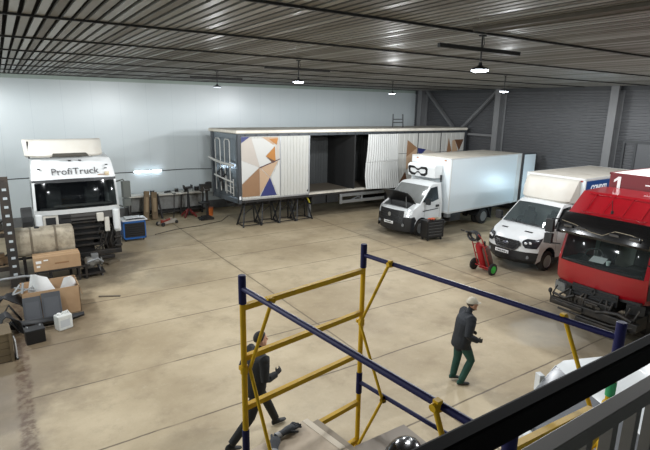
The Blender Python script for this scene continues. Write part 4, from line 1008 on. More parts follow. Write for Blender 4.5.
# ------------------------------------------------------------------ scrap corner on the left
OLIVE = mat('dirty_tank_metal', (176, 166, 146), .55, metal=.2, var=.15, dirt=(74, 66, 54), dirt_amt=.7, dirt_scale=3)
def rack():
    t = tag(empty('steel_rack', (-.12, 16.25, 0)), 'dark perforated steel rack upright standing beside the dirty fuel tank', 'rack')
    m = mat('rack_dark_paint', (46, 44, 42), .6, metal=.2, var=.2, dirt=(90, 70, 50), dirt_amt=.4)
    for x, y in ((0, 0), (-2.0, 0), (0, 1.1), (-2.0, 1.1)):
        b = MB(); b.box(x - .13, x + .13, y - .05, y - .04, 0, 3.12); b.box(x - .13, x - .12, y - .04, y + .08, 0, 3.12); b.box(x + .12, x + .13, y - .04, y + .08, 0, 3.12); b.box(x - .16, x + .16, y - .08, y + .1, 0, .02)
        b.k = 1
        for k in range(11): b.box(x - .04, x + .06, y - .056, y - .049, .36 + k * .25, .43 + k * .25)
        b.build('upright', [m, mat('rack_slot_pale', (176, 184, 188), .6)], t)
    for z in (.5, 1.5, 2.55):
        b = MB(); b.box(-2.0, 0, .06, .1, z, z + .12); b.box(-2.0, 0, 1.06, 1.1, z, z + .12); b.build('beam', m, t)
        b = MB(); b.box(-1.98, -.14, .08, 1.08, z + .121, z + .14); b.build('shelf', mat('shelf_wood', (112, 96, 74), .8, var=.2), t)
    b = MB()
    for k in range(4): b.bar((0, .05, .3 + k * .7), (0, 1.1, .95 + k * .7), .04, .02)
    b.build('bracing', m, t)
    return t
rack()
rnd = random.Random(21)
def scrap(x, y, z, label, kind, col, r=.2):
    t = tag(empty(kind, (x, y, z)), label, 'machine part', 'parts on the steel rack')
    b = MB(); b.lathe((0, 0, .0), (0, 0, 1), [(0, r * .8), (.03, r), (r * .9, r * .9), (r, r * .5), (r * 1.5, r * .45), (r * 1.52, r * .2)], 14); b.build('housing', mat('part_' + kind, col, .6, metal=.3, var=.2, dirt=(60, 50, 40), dirt_amt=.5), t, smooth=40)
    b = MB()
    for k in range(5):
        g = 2 * PI * k / 5; b.lathe((r * .9 * math.cos(g), r * .9 * math.sin(g), .0), (0, 0, 1), [(0, .03), (.06, .03)], 6)
    b.tube([(r * .5, 0, r), (r * 1.1, .1, r * 1.3), (r * 1.4, 0, r * .7)], .03, 6); b.build('flange', GREASE, t)
scrap(-.42, 16.65, .641, 'rust-brown machine part on the lowest rack shelf', 'gear_housing', (120, 96, 70), .22)
scrap(-.45, 16.7, 1.641, 'dark machine part on the middle rack shelf', 'pump_housing', (70, 68, 64), .2)

def tank():
    t = tag(empty('fuel_tank', (-.04, 16.60, .74)), 'large dirty grey fuel tank with two straps, lying in front of the white cab', 'tank')
    b = MB(); n = 24; prof = []
    def sect(x, k):
        out = []
        for i in range(n):
            a = 2 * PI * i / n; c, s = math.cos(a), math.sin(a); e = .45
            out.append((x, .34 + .34 * k * math.copysign(abs(c) ** e, c), .41 + .41 * k * math.copysign(abs(s) ** e, s)))
        return out
    secs = [sect(0, .86), sect(.02, .94), sect(.06, 1)] + [sect(x, k) for x, k in ((.40, 1), (.42, .985), (.46, .985), (.48, 1), (1.05, 1), (1.07, .985), (1.11, .985), (1.13, 1))] + [sect(1.54, 1), sect(1.58, .94), sect(1.60, .86)]
    a = len(b.v)
    for s in secs: b.v += s
    for i in range(len(secs) - 1):
        for k in range(n):
            k2 = (k + 1) % n; b.face([i * n + k, i * n + k2, (i + 1) * n + k2, (i + 1) * n + k])
    b.face(list(range(n))); b.face([(len(secs) - 1) * n + k for k in range(n)])
    b.build('tank_shell', OLIVE, t, smooth=40)
    for x in (.44, 1.09):
        b = MB(); r = sect(x, 1.01); pts = [Vector(p) for p in r] + [Vector(r[0])]
        for p, q in zip(pts[:-1], pts[1:]): b.bar(p, q, .06, .012)
        b.build('strap', mat('strap_metal', (120, 110, 94), .5, metal=.3, var=.2), t)
    b = MB(); b.lathe((.62, .3, .80), (0, 0, 1), [(0, .07), (.05, .07), (.06, .05)], 16); b.build('filler_cap', BLACKP, t, smooth=40)
    t = tag(empty('tank_stand', (-.04, 16.60, -.06)), 'rough dark steel stand carrying the dirty fuel tank', 'stand')
    for x in (.2, 1.4):
        for y in (.08, .6):
            b = MB(); b.box(x - .04, x + .04, y - .04, y + .04, .06, .74); b.build('leg', STEELD, t)
    b = MB(); b.box(.05, 1.55, .04, .12, .74, .798); b.box(.05, 1.55, .56, .64, .74, .798)
    for x in (.2, 1.4): b.box(x - .04, x + .04, .0, .66, .70, .76)
    b.build('top_frame', STEELD, t)
tank()

def long_box():
    t = tag(empty('parts_table', (.98, 16.25, 0)), 'black steel table frame under the long cardboard box', 'table')
    for x in (-.56, -.2, .55, .75):
        for y in (-.25, .25):
            b = MB(); b.box(x - .03, x + .03, y - .03, y + .03, 0, .39); b.build('leg', STEELD, t)
    b = MB(); b.box(-.62, .86, -.30, .30, .39, .435); b.box(-.6, .8, -.27, -.23, .12, .16); b.build('top_frame', STEELD, t)
    t = tag(empty('cardboard_box', (.98, 16.26, .437)), 'long closed brown cardboard box lying on the black steel table', 'box')
    b = MB(); b.box(-.62, .62, -.27, .27, 0, .42); b.build('carton', CARD, t, bevel=.008)
    b = MB(); b.box(-.62, .62, -.03, .03, .4205, .423); b.box(-.622, -.618, -.03, .03, .1, .42); b.box(-.622, .62, -.272, -.2705, .405, .415); b.build('packing_tape', mat('packing_tape', (190, 158, 118), .35), t)
    b = MB(); b.box(-.56, -.42, -.2735, -.271, .24, .32); b.box(-.36, -.24, -.2735, -.271, .30, .34); b.box(-.55, -.46, -.2735, -.271, .12, .18); b.build('shipping_label', mat('label_white', (236, 236, 232), .6), t)
    b = MB(); b.box(-.08, .3, -.2735, -.271, .17, .215); b.build('print_line', mat('print_brown', (140, 106, 74), .8), t)
    t = tag(empty('gearbox_part', (1.98, 16.25, 0)), 'greasy grey gearbox part standing at the right end of the cardboard box', 'machine part')
    b = MB(); b.lathe((-.25, .0, .42), (1, 0, 0), [(0, .16), (.06, .2), (.22, .18), (.30, .11), (.44, .09), (.46, .14), (.5, .14)], 16); b.build('housing', mat('gearbox_alloy', (122, 120, 114), .5, metal=.4, var=.2, dirt=(50, 46, 40), dirt_amt=.6, dirt_scale=5), t, smooth=40)
    b = MB(); b.tube([(-.2, -.2, .5), (.1, -.28, .6), (.25, -.2, .45)], .04, 8); b.obox((.05, .0, .62), (.2, .16, .16)); b.build('cover', STEELG, t, bevel=.02)
    b = MB(); b.bar((-.3, -.18, 0), (-.2, -.05, .35), .05, .05); b.bar((.2, -.2, 0), (.12, -.05, .35), .05, .05); b.bar((-.3, .2, 0), (-.2, .05, .35), .05, .05); b.bar((.2, .2, 0), (.12, .05, .35), .05, .05); b.box(-.35, .28, -.26, .26, .10, .16); b.build('cradle', STEELD, t)
long_box()

def open_box():
    t = tag(empty('open_carton', (.60, 13.85, 0)), 'open brown cardboard box with white panels inside, behind the dark grey plastic panel', 'box')
    b = MB(); w, d, h = .64, .46, .72
    b.box(-w, w, -d, -d + .012, .0, h); b.box(-w, w, d - .012, d, 0, h); b.box(-w, -w + .012, -d, d, 0, h); b.box(w - .012, w, -d, d, 0, h); b.box(-w, w, -d, d, 0, .012); b.build('carton', CARD, t)
    b = MB(); b.obox((w + .03, 0, h - .14), (.01, .8, .3), (0, -.22, 0)); b.build('flap', CARD, t)
    b = MB(); b.slab([(-.01, -d - .001, .02), (.16, -d - .001, .02), (.14, -d - .001, h - .2), (.02, -d - .001, h - .26)], (0, -1, 0), .003); b.build('torn_shadow_gap', BLACKP, t)
    FAIR = mat('white_fairing_plastic', (236, 238, 238), .35, var=.02)
    def fairing(name, loc, rz, label, w, h, bend):
        f = tag(empty(name, loc, rz), label, 'panel')
        b = MB(); rows = []
        for i in range(7):
            u = i / 6; rows.append([Vector(((u - .5) * w * (1 - .45 * v), math.sin(u * PI) * bend - .1 * v, h * (v + .12 * math.sin(u * PI) * v) - .18 * v * (u > .5) * (u - .5))) for v in (0, .25, .5, .75, 1)])
        b.grid(rows); b.build('shell', FAIR, f, smooth=60, solid=.012)
        b = MB(); b.box(-.1, .1, .02 + bend * .8, .05 + bend * .8, 0, .1); b.build('mount', BLACKP, f)
        b = MB(); b.box(-.16, .16, -.01, .05, -.45, .02); b.build('stem', FAIR, f)
    fairing('white_fairing', (.42, 13.72, .60), -.35, 'larger curved white plastic panel sticking out of the open carton', .66, .50, -.22)
    fairing('white_fairing', (1.02, 13.72, .58), .3, 'smaller white plastic panel at the right end of the open carton', .46, .34, -.12)
    g = tag(empty('grey_bracket', (.08, 13.55, .72)), 'tangle of light grey plastic brackets on the left rim of the open carton', 'bracket')
    b = MB(); b.bar((-.3, -.15, .02), (.25, .1, .08), .05, .02); b.bar((-.25, .12, .1), (.2, -.1, .02), .04, .03); b.bar((-.1, -.1, 0), (-.05, .0, .24), .05, .02); b.bar((.1, -.02, .0), (.2, .1, .2), .04, .02); b.bar((-.28, -.1, .03), (-.12, .02, .2), .05, .015); b.build('frame', mat('grey_bracket_plastic', (150, 152, 152), .5), g)
    # dark grey panel leaning on the carton
    p = tag(empty('door_panel', (.38, 12.98, 0)), 'dark grey plastic panel in two halves leaning against the open cardboard box', 'panel')
    GR = mat('dark_grey_trim_plastic', (66, 68, 72), .5, var=.08)
    for x0, x1, dz in ((-.42, -.03, 0), (-.02, .40, .05)):
        b = MB(); b.prism([(-.04, .03 + dz), (.27, .66 + dz), (.295, .65 + dz), (-.01, .02 + dz)], 'x', x0, x1); pp = b.build('panel_half', GR, p, bevel=.01)
        b = MB(); b.slab([(x0 + .05, .008, .127 + dz), (x1 - .05, .008, .127 + dz), (x1 - .05, .215, .548 + dz), (x0 + .05, .215, .548 + dz)], (0, -1, .5), .008); b.build('inset', mat('grey_inset_plastic', (78, 80, 84), .6), pp)
    b = MB(); b.bar((-.44, -.04, .03), (.42, -.04, .08), .10, .06); b.build('lower_lip', mat('pale_lip', (140, 142, 142), .5), p)
    # black bumper skin
    p = tag(empty('bumper_skin', (.45, 12.82, 0)), 'long black plastic bumper lying in front of the dark grey panel', 'bumper')
    b = MB(); rows = []
    for i in range(13):
        u = i / 12; x = -.85 + u * 1.65; y = .22 * (2 * u - 1) ** 2 - .1; z = .13 + .09 * (1 - u) + .06 * math.sin(u * PI)
        rows.append([Vector((x, y + .06, .02)), Vector((x, y - .02, .06 + .3 * z)), Vector((x, y, z * .8)), Vector((x, y + .08, z))])
    b.grid(rows); b.build('skin', BLACKP, p, smooth=50, solid=.012)
    b = MB()
    for i in (2, 5, 8): q = rows[i]; b.bar(q[1] + Vector((0, -.02, .02)), rows[i + 2][1] + Vector((0, -.02, .02)), .02, .05)
    b.build('intake_bar', BLACKG, p)
    # black crumpled liners to the left
    for k, (x, y, z, s, l) in enumerate(((-.32, 13.5, 0, .62, 'tall crumpled black plastic wheel-arch liner left of the open carton'), (-.42, 12.75, 0, .46, 'low black plastic wheel-arch liner behind the black battery box'))):
        f = tag(empty('arch_liner', (x, y, z), .4 * k), l, 'liner', 'black arch liners')
        b = MB(); rows = []
        for i in range(13):
            g = PI * i / 12; rows.append([Vector((s * .6 * math.cos(g), (v - .5) * .5, s * 1.15 * math.sin(g) * (1 + .12 * math.sin(5 * v + i)))) for v in (0, .2, .4, .6, .8, 1)])
        b.grid(rows); b.build('liner', mat('liner_black', (34, 34, 36), .55, var=.3), f, smooth=60, solid=.02)
        b = MB(); b.tube([(s * .35, -.27, s * .2), (0, -.29, s * .9), (-s * .35, -.27, s * .3)], .03, 7); b.build('lip', BLACKG, f, smooth=50)
open_box()

def battery_canister():
    t = tag(empty('battery_box', (.12, 12.08, 0), .12), 'black battery box standing left of the white canister', 'battery')
    b = MB(); b.box(-.19, .19, -.14, .14, 0, .30); b.build('case', mat('battery_black', (22, 22, 24), .4, var=.2), t, bevel=.012)
    b = MB(); b.box(-.2, .2, -.15, .15, .30, .335); b.build('lid', BLACKP, t, bevel=.01)
    for x in (-.13, .13): b = MB(); b.lathe((x, .07, .335), (0, 0, 1), [(0, .022), (.03, .018)], 10); b.build('terminal', ALU, t)
    t = tag(empty('canister', (.74, 12.50, 0), .35), 'square white plastic canister standing on the floor in front of the carton', 'canister')
    b = MB(); b.box(-.17, .17, -.12, .12, 0, .37); b.build('body', mat('canister_white', (216, 218, 214), .4, var=.04, dirt=(150, 148, 140), dirt_amt=.3, dirt_scale=8), t, bevel=.03, seg=3)
    b = MB(); b.lathe((-.09, 0, .365), (0, 0, 1), [(0, .04), (.05, .04), (.055, .03)], 14); b.build('screw_cap', mat('canister_cap', (232, 232, 230), .4), t, smooth=40)
    b = MB(); b.tube([(-.02, 0, .36), (0, 0, .415), (.12, 0, .42), (.15, 0, .36)], .018, 8); b.build('handle', mat('canister_white', (216, 218, 214)), t, smooth=50)
    b = MB(); b.box(-.12, .1, -.1215, -.1205, .08, .26); b.build('faded_label', mat('faded_label', (190, 194, 196), .6, var=.1), t)
    # wooden crate at the frame edge
    t = tag(empty('wooden_crate', (-.74, 11.58, 0), .08), 'weathered brown plank crate at the left edge below the black battery box', 'crate')
    m = mat('weathered_plank', (104, 90, 66), .8, var=.25, scale=6, dirt=(60, 50, 38), dirt_amt=.5)
    b = MB()
    for k in range(4): b.box(-.42, .42, -.30, -.28, .02 + k * .15, .16 + k * .15); b.box(.40, .42, -.28, .28, .02 + k * .15, .16 + k * .15); b.box(-.42, .42, .28, .30, .02 + k * .15, .16 + k * .15); b.box(-.42, -.40, -.28, .28, .02 + k * .15, .16 + k * .15)
    b.box(-.40, .40, -.28, .28, .02, .04); b.build('planks', m, t)
    for x in (-.38, .36):
        b = MB(); b.box(x, x + .05, -.32, -.30, 0, .62); b.build('corner_post', m, t)
    b = MB(); b.box(-.43, .43, -.31, .31, .62, .64); b.build('lid', m, t)
    b = MB(); b.lathe((.05, -.05, .64), (0, 0, 1), [(0, .16), (.02, .17), (.025, .14)], 18); d = b.build('pale_plate', mat('pale_dish', (176, 176, 166), .5), None, smooth=40); d.parent = None
    d.location = (-.74, 11.58, .001); tag(d, 'pale round dish lying on top of the wooden crate', 'dish'); d.name = 'round_dish'
    t = tag(empty('white_board', (-.265, 11.50, 0), .1), 'narrow white board leaning upright against the wooden crate', 'board')
    b = MB(); b.box(-.012, .012, -.16, .16, .02, .42); b.build('board', WHITE, t, bevel=.004)
    b = MB(); b.box(-.02, .02, -.17, .17, 0, .03); b.build('edge_strip', BLACKP, t)
battery_canister()
def rod(name, a, c, w, h, m, label, cat):
    b = MB(); b.bar(a, c, w, h); tag(b.build(name, m), label, cat)
rod('steel_bar', (1.78, 14.2, .016), (2.30, 13.93, .016), .05, .03, mat('dull_bar', (118, 110, 98), .5, metal=.3), 'short grey steel bar lying alone on the floor right of the carton', 'bar')
rod('flat_scrap', (2.45, 17.2, .03), (2.85, 17.45, .03), .32, .06, mat('dark_scrap_plate', (92, 82, 66), .8, var=.3), 'flat dark scrap plate on the floor in front of the stripped cab', 'plate')
b = MB(); b.tube([(-1.6, 15.0, .66), (-.6, 14.9, .70), (.1, 14.85, .72), (.3, 14.8, .70)], .035, 8); b.tube([(-1.6, 15.0, .66), (-1.6, 15.0, 0)], .03, 6); b.tube([(.25, 14.8, .7), (.25, 14.8, 0)], .03, 6)
tag(b.build('pipe_rail', STEELG), 'grey pipe rail running to the left behind the open carton', 'rail')

# ------------------------------------------------------------------ along the back wall
def heater():
    t = tag(empty('blue_heater', (3.98, 20.05, 0)), 'blue cabinet on castors with black louvred front beside the truck cab', 'cabinet')
    BL = mat('heater_blue', (36, 98, 168), .35, var=.08, dirt=(30, 50, 80), dirt_amt=.3)
    b = MB(); b.box(-.42, .42, -.36, .36, .12, .80); b.build('cabinet_body', BL, t, bevel=.015)
    b = MB(); b.box(-.36, .40, -.385, -.361, .18, .74); f = b.build('louvre_panel', mat('louvre_black', (28, 30, 34), .5), t)
    b = MB()
    for k in range(6): b.obox((.02, -.395, .24 + k * .088), (.72, .03, .02), (.5, 0, 0))
    b.build('louvre_slat', STEELD, f)
    b = MB()
    for x in (-.40, .41): b.box(x - .02, x + .02, -.39, -.36, .10, .80)
    b.box(-.42, .43, -.39, -.36, .10, .15); b.box(-.42, .43, -.39, -.36, .76, .81); b.build('edge_frame', BL, t)
    for sx in (-1, 1):
        for sy in (-1, 1):
            b = MB(); b.lathe((sx * .34 - .02, sy * .28, .06), (1, 0, 0), [(0, .055), (.04, .055)], 12); b.box(sx * .34 - .03, sx * .34 + .03, sy * .28 - .02, sy * .28 + .02, .06, .12); b.build('castor', BLACKP, t)
    t = tag(empty('white_tray', (4.0, 20.05, .812)), 'shallow white tray lying on top of the blue cabinet', 'tray')
    b = MB(); b.box(-.46, .50, -.36, .36, 0, .05); b.box(-.3, .3, -.2, .2, .05, .11); b.build('tray', WHITE, t, bevel=.02)
    b = MB(); b.tube([(-.3, -.3, .06), (0, -.33, .09), (.4, -.3, .06)], .025, 7); b.build('dark_rim', BLACKP, t)
heater()
def bench():
    t = tag(empty('workbench', (6.5, 23.85, 0)), 'long workbench with pale top along the white back wall', 'workbench')
    b = MB(); b.box(-1.9, 1.85, -.26, .40, 1.02, 1.10); b.build('bench_top', mat('bench_pale_top', (216, 214, 204), .6, var=.08, dirt=(130, 120, 104), dirt_amt=.4, dirt_scale=3), t, bevel=.01)
    for x in (-1.78, -.55, .6, 1.7):
        for y in (-.2, .34):
            b = MB(); b.bar((x - (.10 if y < 0 else 0), y, 0), (x, y, 1.02), .07, .07); b.build('leg', STEELD, t)
    b = MB(); b.box(-1.8, 1.75, .30, .33, .25, .98); b.build('back_sheet', mat('bench_back_sheet', (156, 156, 152), .6, var=.25, dirt=(80, 76, 70), dirt_amt=.5), t)
    b = MB(); b.box(-1.8, 1.75, -.24, -.16, .16, .24); b.box(-1.8, 1.75, -.16, .30, .18, .21); b.build('lower_shelf', STEELD, t)
    # things on the bench
    v = tag(empty('bench_vise', (7.35, 23.75, 1.101)), 'dark bench vice bolted onto the middle of the workbench', 'vice')
    b = MB(); b.lathe((0, 0, 0), (0, 0, 1), [(0, .12), (.04, .11), (.06, .07), (.12, .07)], 14); b.obox((0, 0, .17), (.22, .14, .12)); b.build('base', GREASE, v, bevel=.01)
    b = MB(); b.obox((.2, 0, .18), (.08, .16, .14)); b.tube([(.1, 0, .14), (.36, 0, .14)], .025, 8); b.tube([(.34, 0, .0), (.34, 0, .26)], .012, 6); b.build('jaw', STEELG, v, bevel=.01)
    g = tag(empty('angle_grinder', (6.45, 23.78, 1.101), .5), 'dark hand grinder lying on the workbench left of the vice', 'tool')
    b = MB(); b.tube([(-.18, 0, .06), (.1, 0, .06), (.16, 0, .07)], [.035, .045, .04], 10); b.build('body', BLACKP, g, smooth=50); b = MB(); b.lathe((.2, 0, .02), (0, 0, 1), [(0, .08), (.01, .08)], 16); b.tube([(.2, 0, .03), (.2, 0, .09)], .03, 8); b.build('disc', STEELG, g)
    for k, (x, y, r, l) in enumerate(((5.75, 23.8, .10, 'dark tin standing on the workbench near the leaning planks'), (6.95, 23.95, .09, 'second dark tin on the workbench, beside the vice'), (7.95, 23.9, .12, 'wide dark pot on the right end of the workbench'))):
        c = tag(empty('tin_can', (x, y, 1.101)), l, 'tin', 'tins on the workbench'); b = MB(); b.lathe((0, 0, 0), (0, 0, 1), [(0, r), (r * 1.6, r), (r * 1.62, r * .9)], 14); b.build('tin', STEELD, c, smooth=40); b = MB(); b.lathe((0, 0, r * 1.62), (0, 0, 1), [(0, r * 1.04), (.015, r * 1.03)], 14); b.build('lid', STEELG, c, smooth=40)
bench()
def planks():
    m = mat('old_brown_board', (122, 104, 80), .85, var=.25, scale=5, dirt=(70, 58, 44), dirt_amt=.5)
    for i, (x0, x1, w, l) in enumerate(((5.22, 5.42, .24, 'left one of two rough brown boards leaning upright at the workbench'), (5.62, 5.74, .26, 'right one of two rough brown boards leaning upright at the workbench'))):
        t = tag(empty('leaning_board', (x0, 23.1, 0)), l, 'board', 'boards leaning at the workbench')
        b = MB(); a = Vector((0, 0, .0)); c = Vector((x1 - x0, .42, 1.30 - .06 * i)); b.bar(a, c, .16, w, up=(1, 0, 0)); b.build('board', m, t, bevel=.02)
        b = MB(); b.bar(a * .7 + c * .3 + Vector((0, -.09, 0)), a * .2 + c * .8 + Vector((0, -.09, 0)), .03, w * .5, up=(1, 0, 0)); b.build('split_face', mat('split_wood', (152, 132, 104), .85, var=.2), t)
planks()
rod('steel_prop', (5.98, 23.15, 0.0), (5.90, 23.5, 1.14), .07, .07, STEELD, 'dark steel post leaning on the workbench right of the brown boards', 'post')
def floor_jack():
    t = tag(empty('floor_jack', (5.95, 21.95, 0), math.radians(28)), 'red and silver trolley jack with a tall upright handle on the floor', 'jack')
    RJ = mat('jack_red', (150, 60, 44), .5, var=.15, dirt=(90, 70, 60), dirt_amt=.4)
    b = MB()
    for s in (-1, 1): b.prism([(-.55, .06), (-.5, .16), (.1, .20), (.3, .24), (.38, .12), (.3, .06)], 'y', s * .13 - .012, s * .13 + .012)
    b.box(-.3, .2, -.12, .12, .08, .1); b.build('side_plate', mat('jack_silver', (190, 184, 174), .45, metal=.4, var=.15), t)
    b = MB(); b.obox((-.2, 0, .19), (.5, .08, .08), (0, -.12, 0)); b.lathe((-.42, 0, .21), (0, 0, 1), [(0, .05), (.03, .07), (.05, .07)], 12); b.build('lift_arm', RJ, t)
    for x, r in ((-.5, .09), (.3, .07)):
        for s in (-1, 1):
            b = MB(); b.lathe((x, s * .17 - .03, r), (0, 1, 0), [(0, r), (.06, r)], 14); b.build('castor', BLACKP, t)
    b = MB(); b.tube([(.3, 0, .2), (.36, 0, .7), (.40, 0, 1.34)], .022, 8); b.tube([(.40, -.1, 1.34), (.40, .1, 1.34)], .02, 8); b.build('handle', STEELD, t)
floor_jack()
def red_stand():
    t = tag(empty('transmission_jack', (7.2, 22.95, 0)), 'red four-legged transmission jack with black column in front of the workbench', 'jack')
    RJ = mat('jack_red2', (112, 36, 34), .45, var=.12)
    for sx in (-1, 1):
        for sy in (-1, 1):
            b = MB(); b.bar((0, 0, .42), (sx * .27, sy * .26, .06), .07, .08); b.lathe((sx * .27 - .02, sy * .26, .045), (1, 0, 0), [(0, .045), (.04, .045)], 10); b.build('leg', RJ, t)
    b = MB(); b.tube([(0, 0, .1), (0, 0, 1.12)], [.075, .06], 10); b.tube([(0, 0, 1.12), (0, 0, 1.42)], .035, 8); b.build('column', BLACKP, t)
    b = MB(); b.box(-.2, .2, -.14, .14, 1.42, 1.46); b.box(-.2, -.17, -.14, .14, 1.46, 1.56); b.box(.17, .2, -.14, .14, 1.46, 1.56); b.build('saddle', STEELD, t)
    b = MB(); b.tube([(.06, -.05, .2), (.35, -.35, .25)], .018, 6); b.build('pedal', RJ, t)
red_stand()
def press():
    t = tag(empty('drill_press', (7.74, 22.05, 0)), 'dark greasy pillar drill standing at the left end of the trailer', 'machine')
    b = MB(); b.box(-.34, .3, -.26, .26, 0, .10); b.box(-.2, .2, -.2, .2, .1, .16); b.build('base', GREASE, t, bevel=.02)
    b = MB(); b.tube([(.1, .08, .1), (.1, .08, 1.75)], .06, 12); b.build('column', GREASE, t)
    b = MB(); b.box(-.30, .12, -.2, .2, .78, .83); b.obox((.1, .08, .78), (.18, .2, .16)); b.build('work_table', STEELD, t, bevel=.01)
    b = MB(); b.obox((-.02, .02, 1.52), (.44, .26, .34)); b.obox((.22, .06, 1.62), (.2, .22, .3)); b.tube([(-.12, 0, 1.36), (-.12, 0, 1.05)], .04, 8); b.build('drill_head', GREASE, t, bevel=.03)
    b = MB()
    for g in (0, 2.1, 4.2): b.tube([(-.08, -.16, 1.45), (-.08 + .16 * math.cos(g), -.2, 1.45 + .16 * math.sin(g))], .012, 6)
    b.build('feed_lever', STEELG, t)
    b = MB(); b.tube([(-.3, -.28, .06), (-.46, -.36, .1), (-.3, -.4, .2), (-.1, -.34, .12)], .03, 7); b.build('hose', BLACKP, t)
    t = tag(empty('orange_bin', (8.20, 22.75, 0)), 'small orange bin on the floor between drill and trailer', 'bin')
    b = MB(); b.lathe((0, 0, 0), (0, 0, 1), [(0, .12), (.38, .155), (.40, .16), (.39, .145), (.05, .11)], 18); b.build('bin_body', mat('bin_orange', (196, 104, 44), .5, var=.1), t, smooth=40)
    b = MB(); b.lathe((0, 0, .375), (0, 0, 1), [(0, .165), (.03, .165)], 18); b.build('rim', mat('bin_rim', (160, 80, 34), .5), t, smooth=40)
press()
b = MB(); b.tube([(4.9, 20.3, .012), (5.9, 20.75, .012), (7.0, 20.9, .012), (8.2, 21.3, .012), (8.9, 22.2, .012)], .014, 6); tag(b.build('floor_cable', BLACKP), 'thin dark cable snaking over the floor towards the trailer end', 'cable')

# ------------------------------------------------------------------ by the box trucks
def tool_cart():
    t = tag(empty('tool_cart', (14.53, 13.98, 0), math.radians(-6)), 'black tool trolley with drawers standing beside the box truck cab', 'tool trolley')
    TB = mat('tool_cart_black', (26, 26, 28), .35, var=.15)
    b = MB(); b.box(-.44, .44, -.22, .22, .12, .82); b.build('cabinet_body', TB, t, bevel=.012)
    for k in range(5):
        b = MB(); z = .16 + k * .128; b.box(-.40, .36, -.238, -.221, z, z + .112); d = b.build('drawer', mat('drawer_black', (38, 38, 40), .4), t, bevel=.004)
        b = MB(); b.box(-.36, .32, -.252, -.238, z + .088, z + .104); b.build('handle', mat('dull_handle', (120, 122, 124), .4, metal=.5), d)
    for sx in (-1, 1):
        for sy in (-1, 1):
            b = MB(); b.lathe((sx * .34 - .02, sy * .17, .055), (1, 0, 0), [(0, .055), (.04, .055)], 12); b.box(sx * .34 - .03, sx * .34 + .03, sy * .17 - .02, sy * .17 + .02, .06, .12); b.build('castor', BLACKP, t)
    b = MB(); b.tube([(.46, -.18, .72), (.53, -.18, .74), (.53, .18, .74), (.46, .18, .72)], .014, 7); b.build('push_handle', STEELG, t)
    b = MB(); b.box(-.45, .45, -.23, .23, .82, .85); b.build('top_tray', TB, t, bevel=.008)
    u = tag(empty('orange_rag', (14.45, 13.95, .852)), 'crumpled orange rag on top of the black tool trolley', 'rag')
    b = MB(); rows = [[Vector((-.14 + .07 * i, -.1 + .05 * j, .03 + .03 * math.sin(i * 2.1 + j * 1.3))) for j in range(5)] for i in range(5)]; b.grid(rows); b.build('cloth', mat('orange_cloth', (196, 92, 58), .8, var=.2), u, smooth=80, solid=.02)
    u = tag(empty('steel_tray', (14.74, 13.98, .852)), 'pale parts tray on top of the black tool trolley', 'tray')
    b = MB(); b.box(-.14, .14, -.12, .12, 0, .01)
    for q in ((-.14, -.13, -.12, .12), (.13, .14, -.12, .12), (-.14, .14, -.12, -.11), (-.14, .14, .11, .12)): b.box(q[0], q[1], q[2], q[3], .01, .05)
    b.build('tray', mat('tray_pale', (178, 172, 150), .5, var=.1), u)
    b = MB(); b.tube([(-.1, 0, .02), (.1, .03, .02)], .014, 6); b.build('spanner', STEELG, u)
tool_cart()
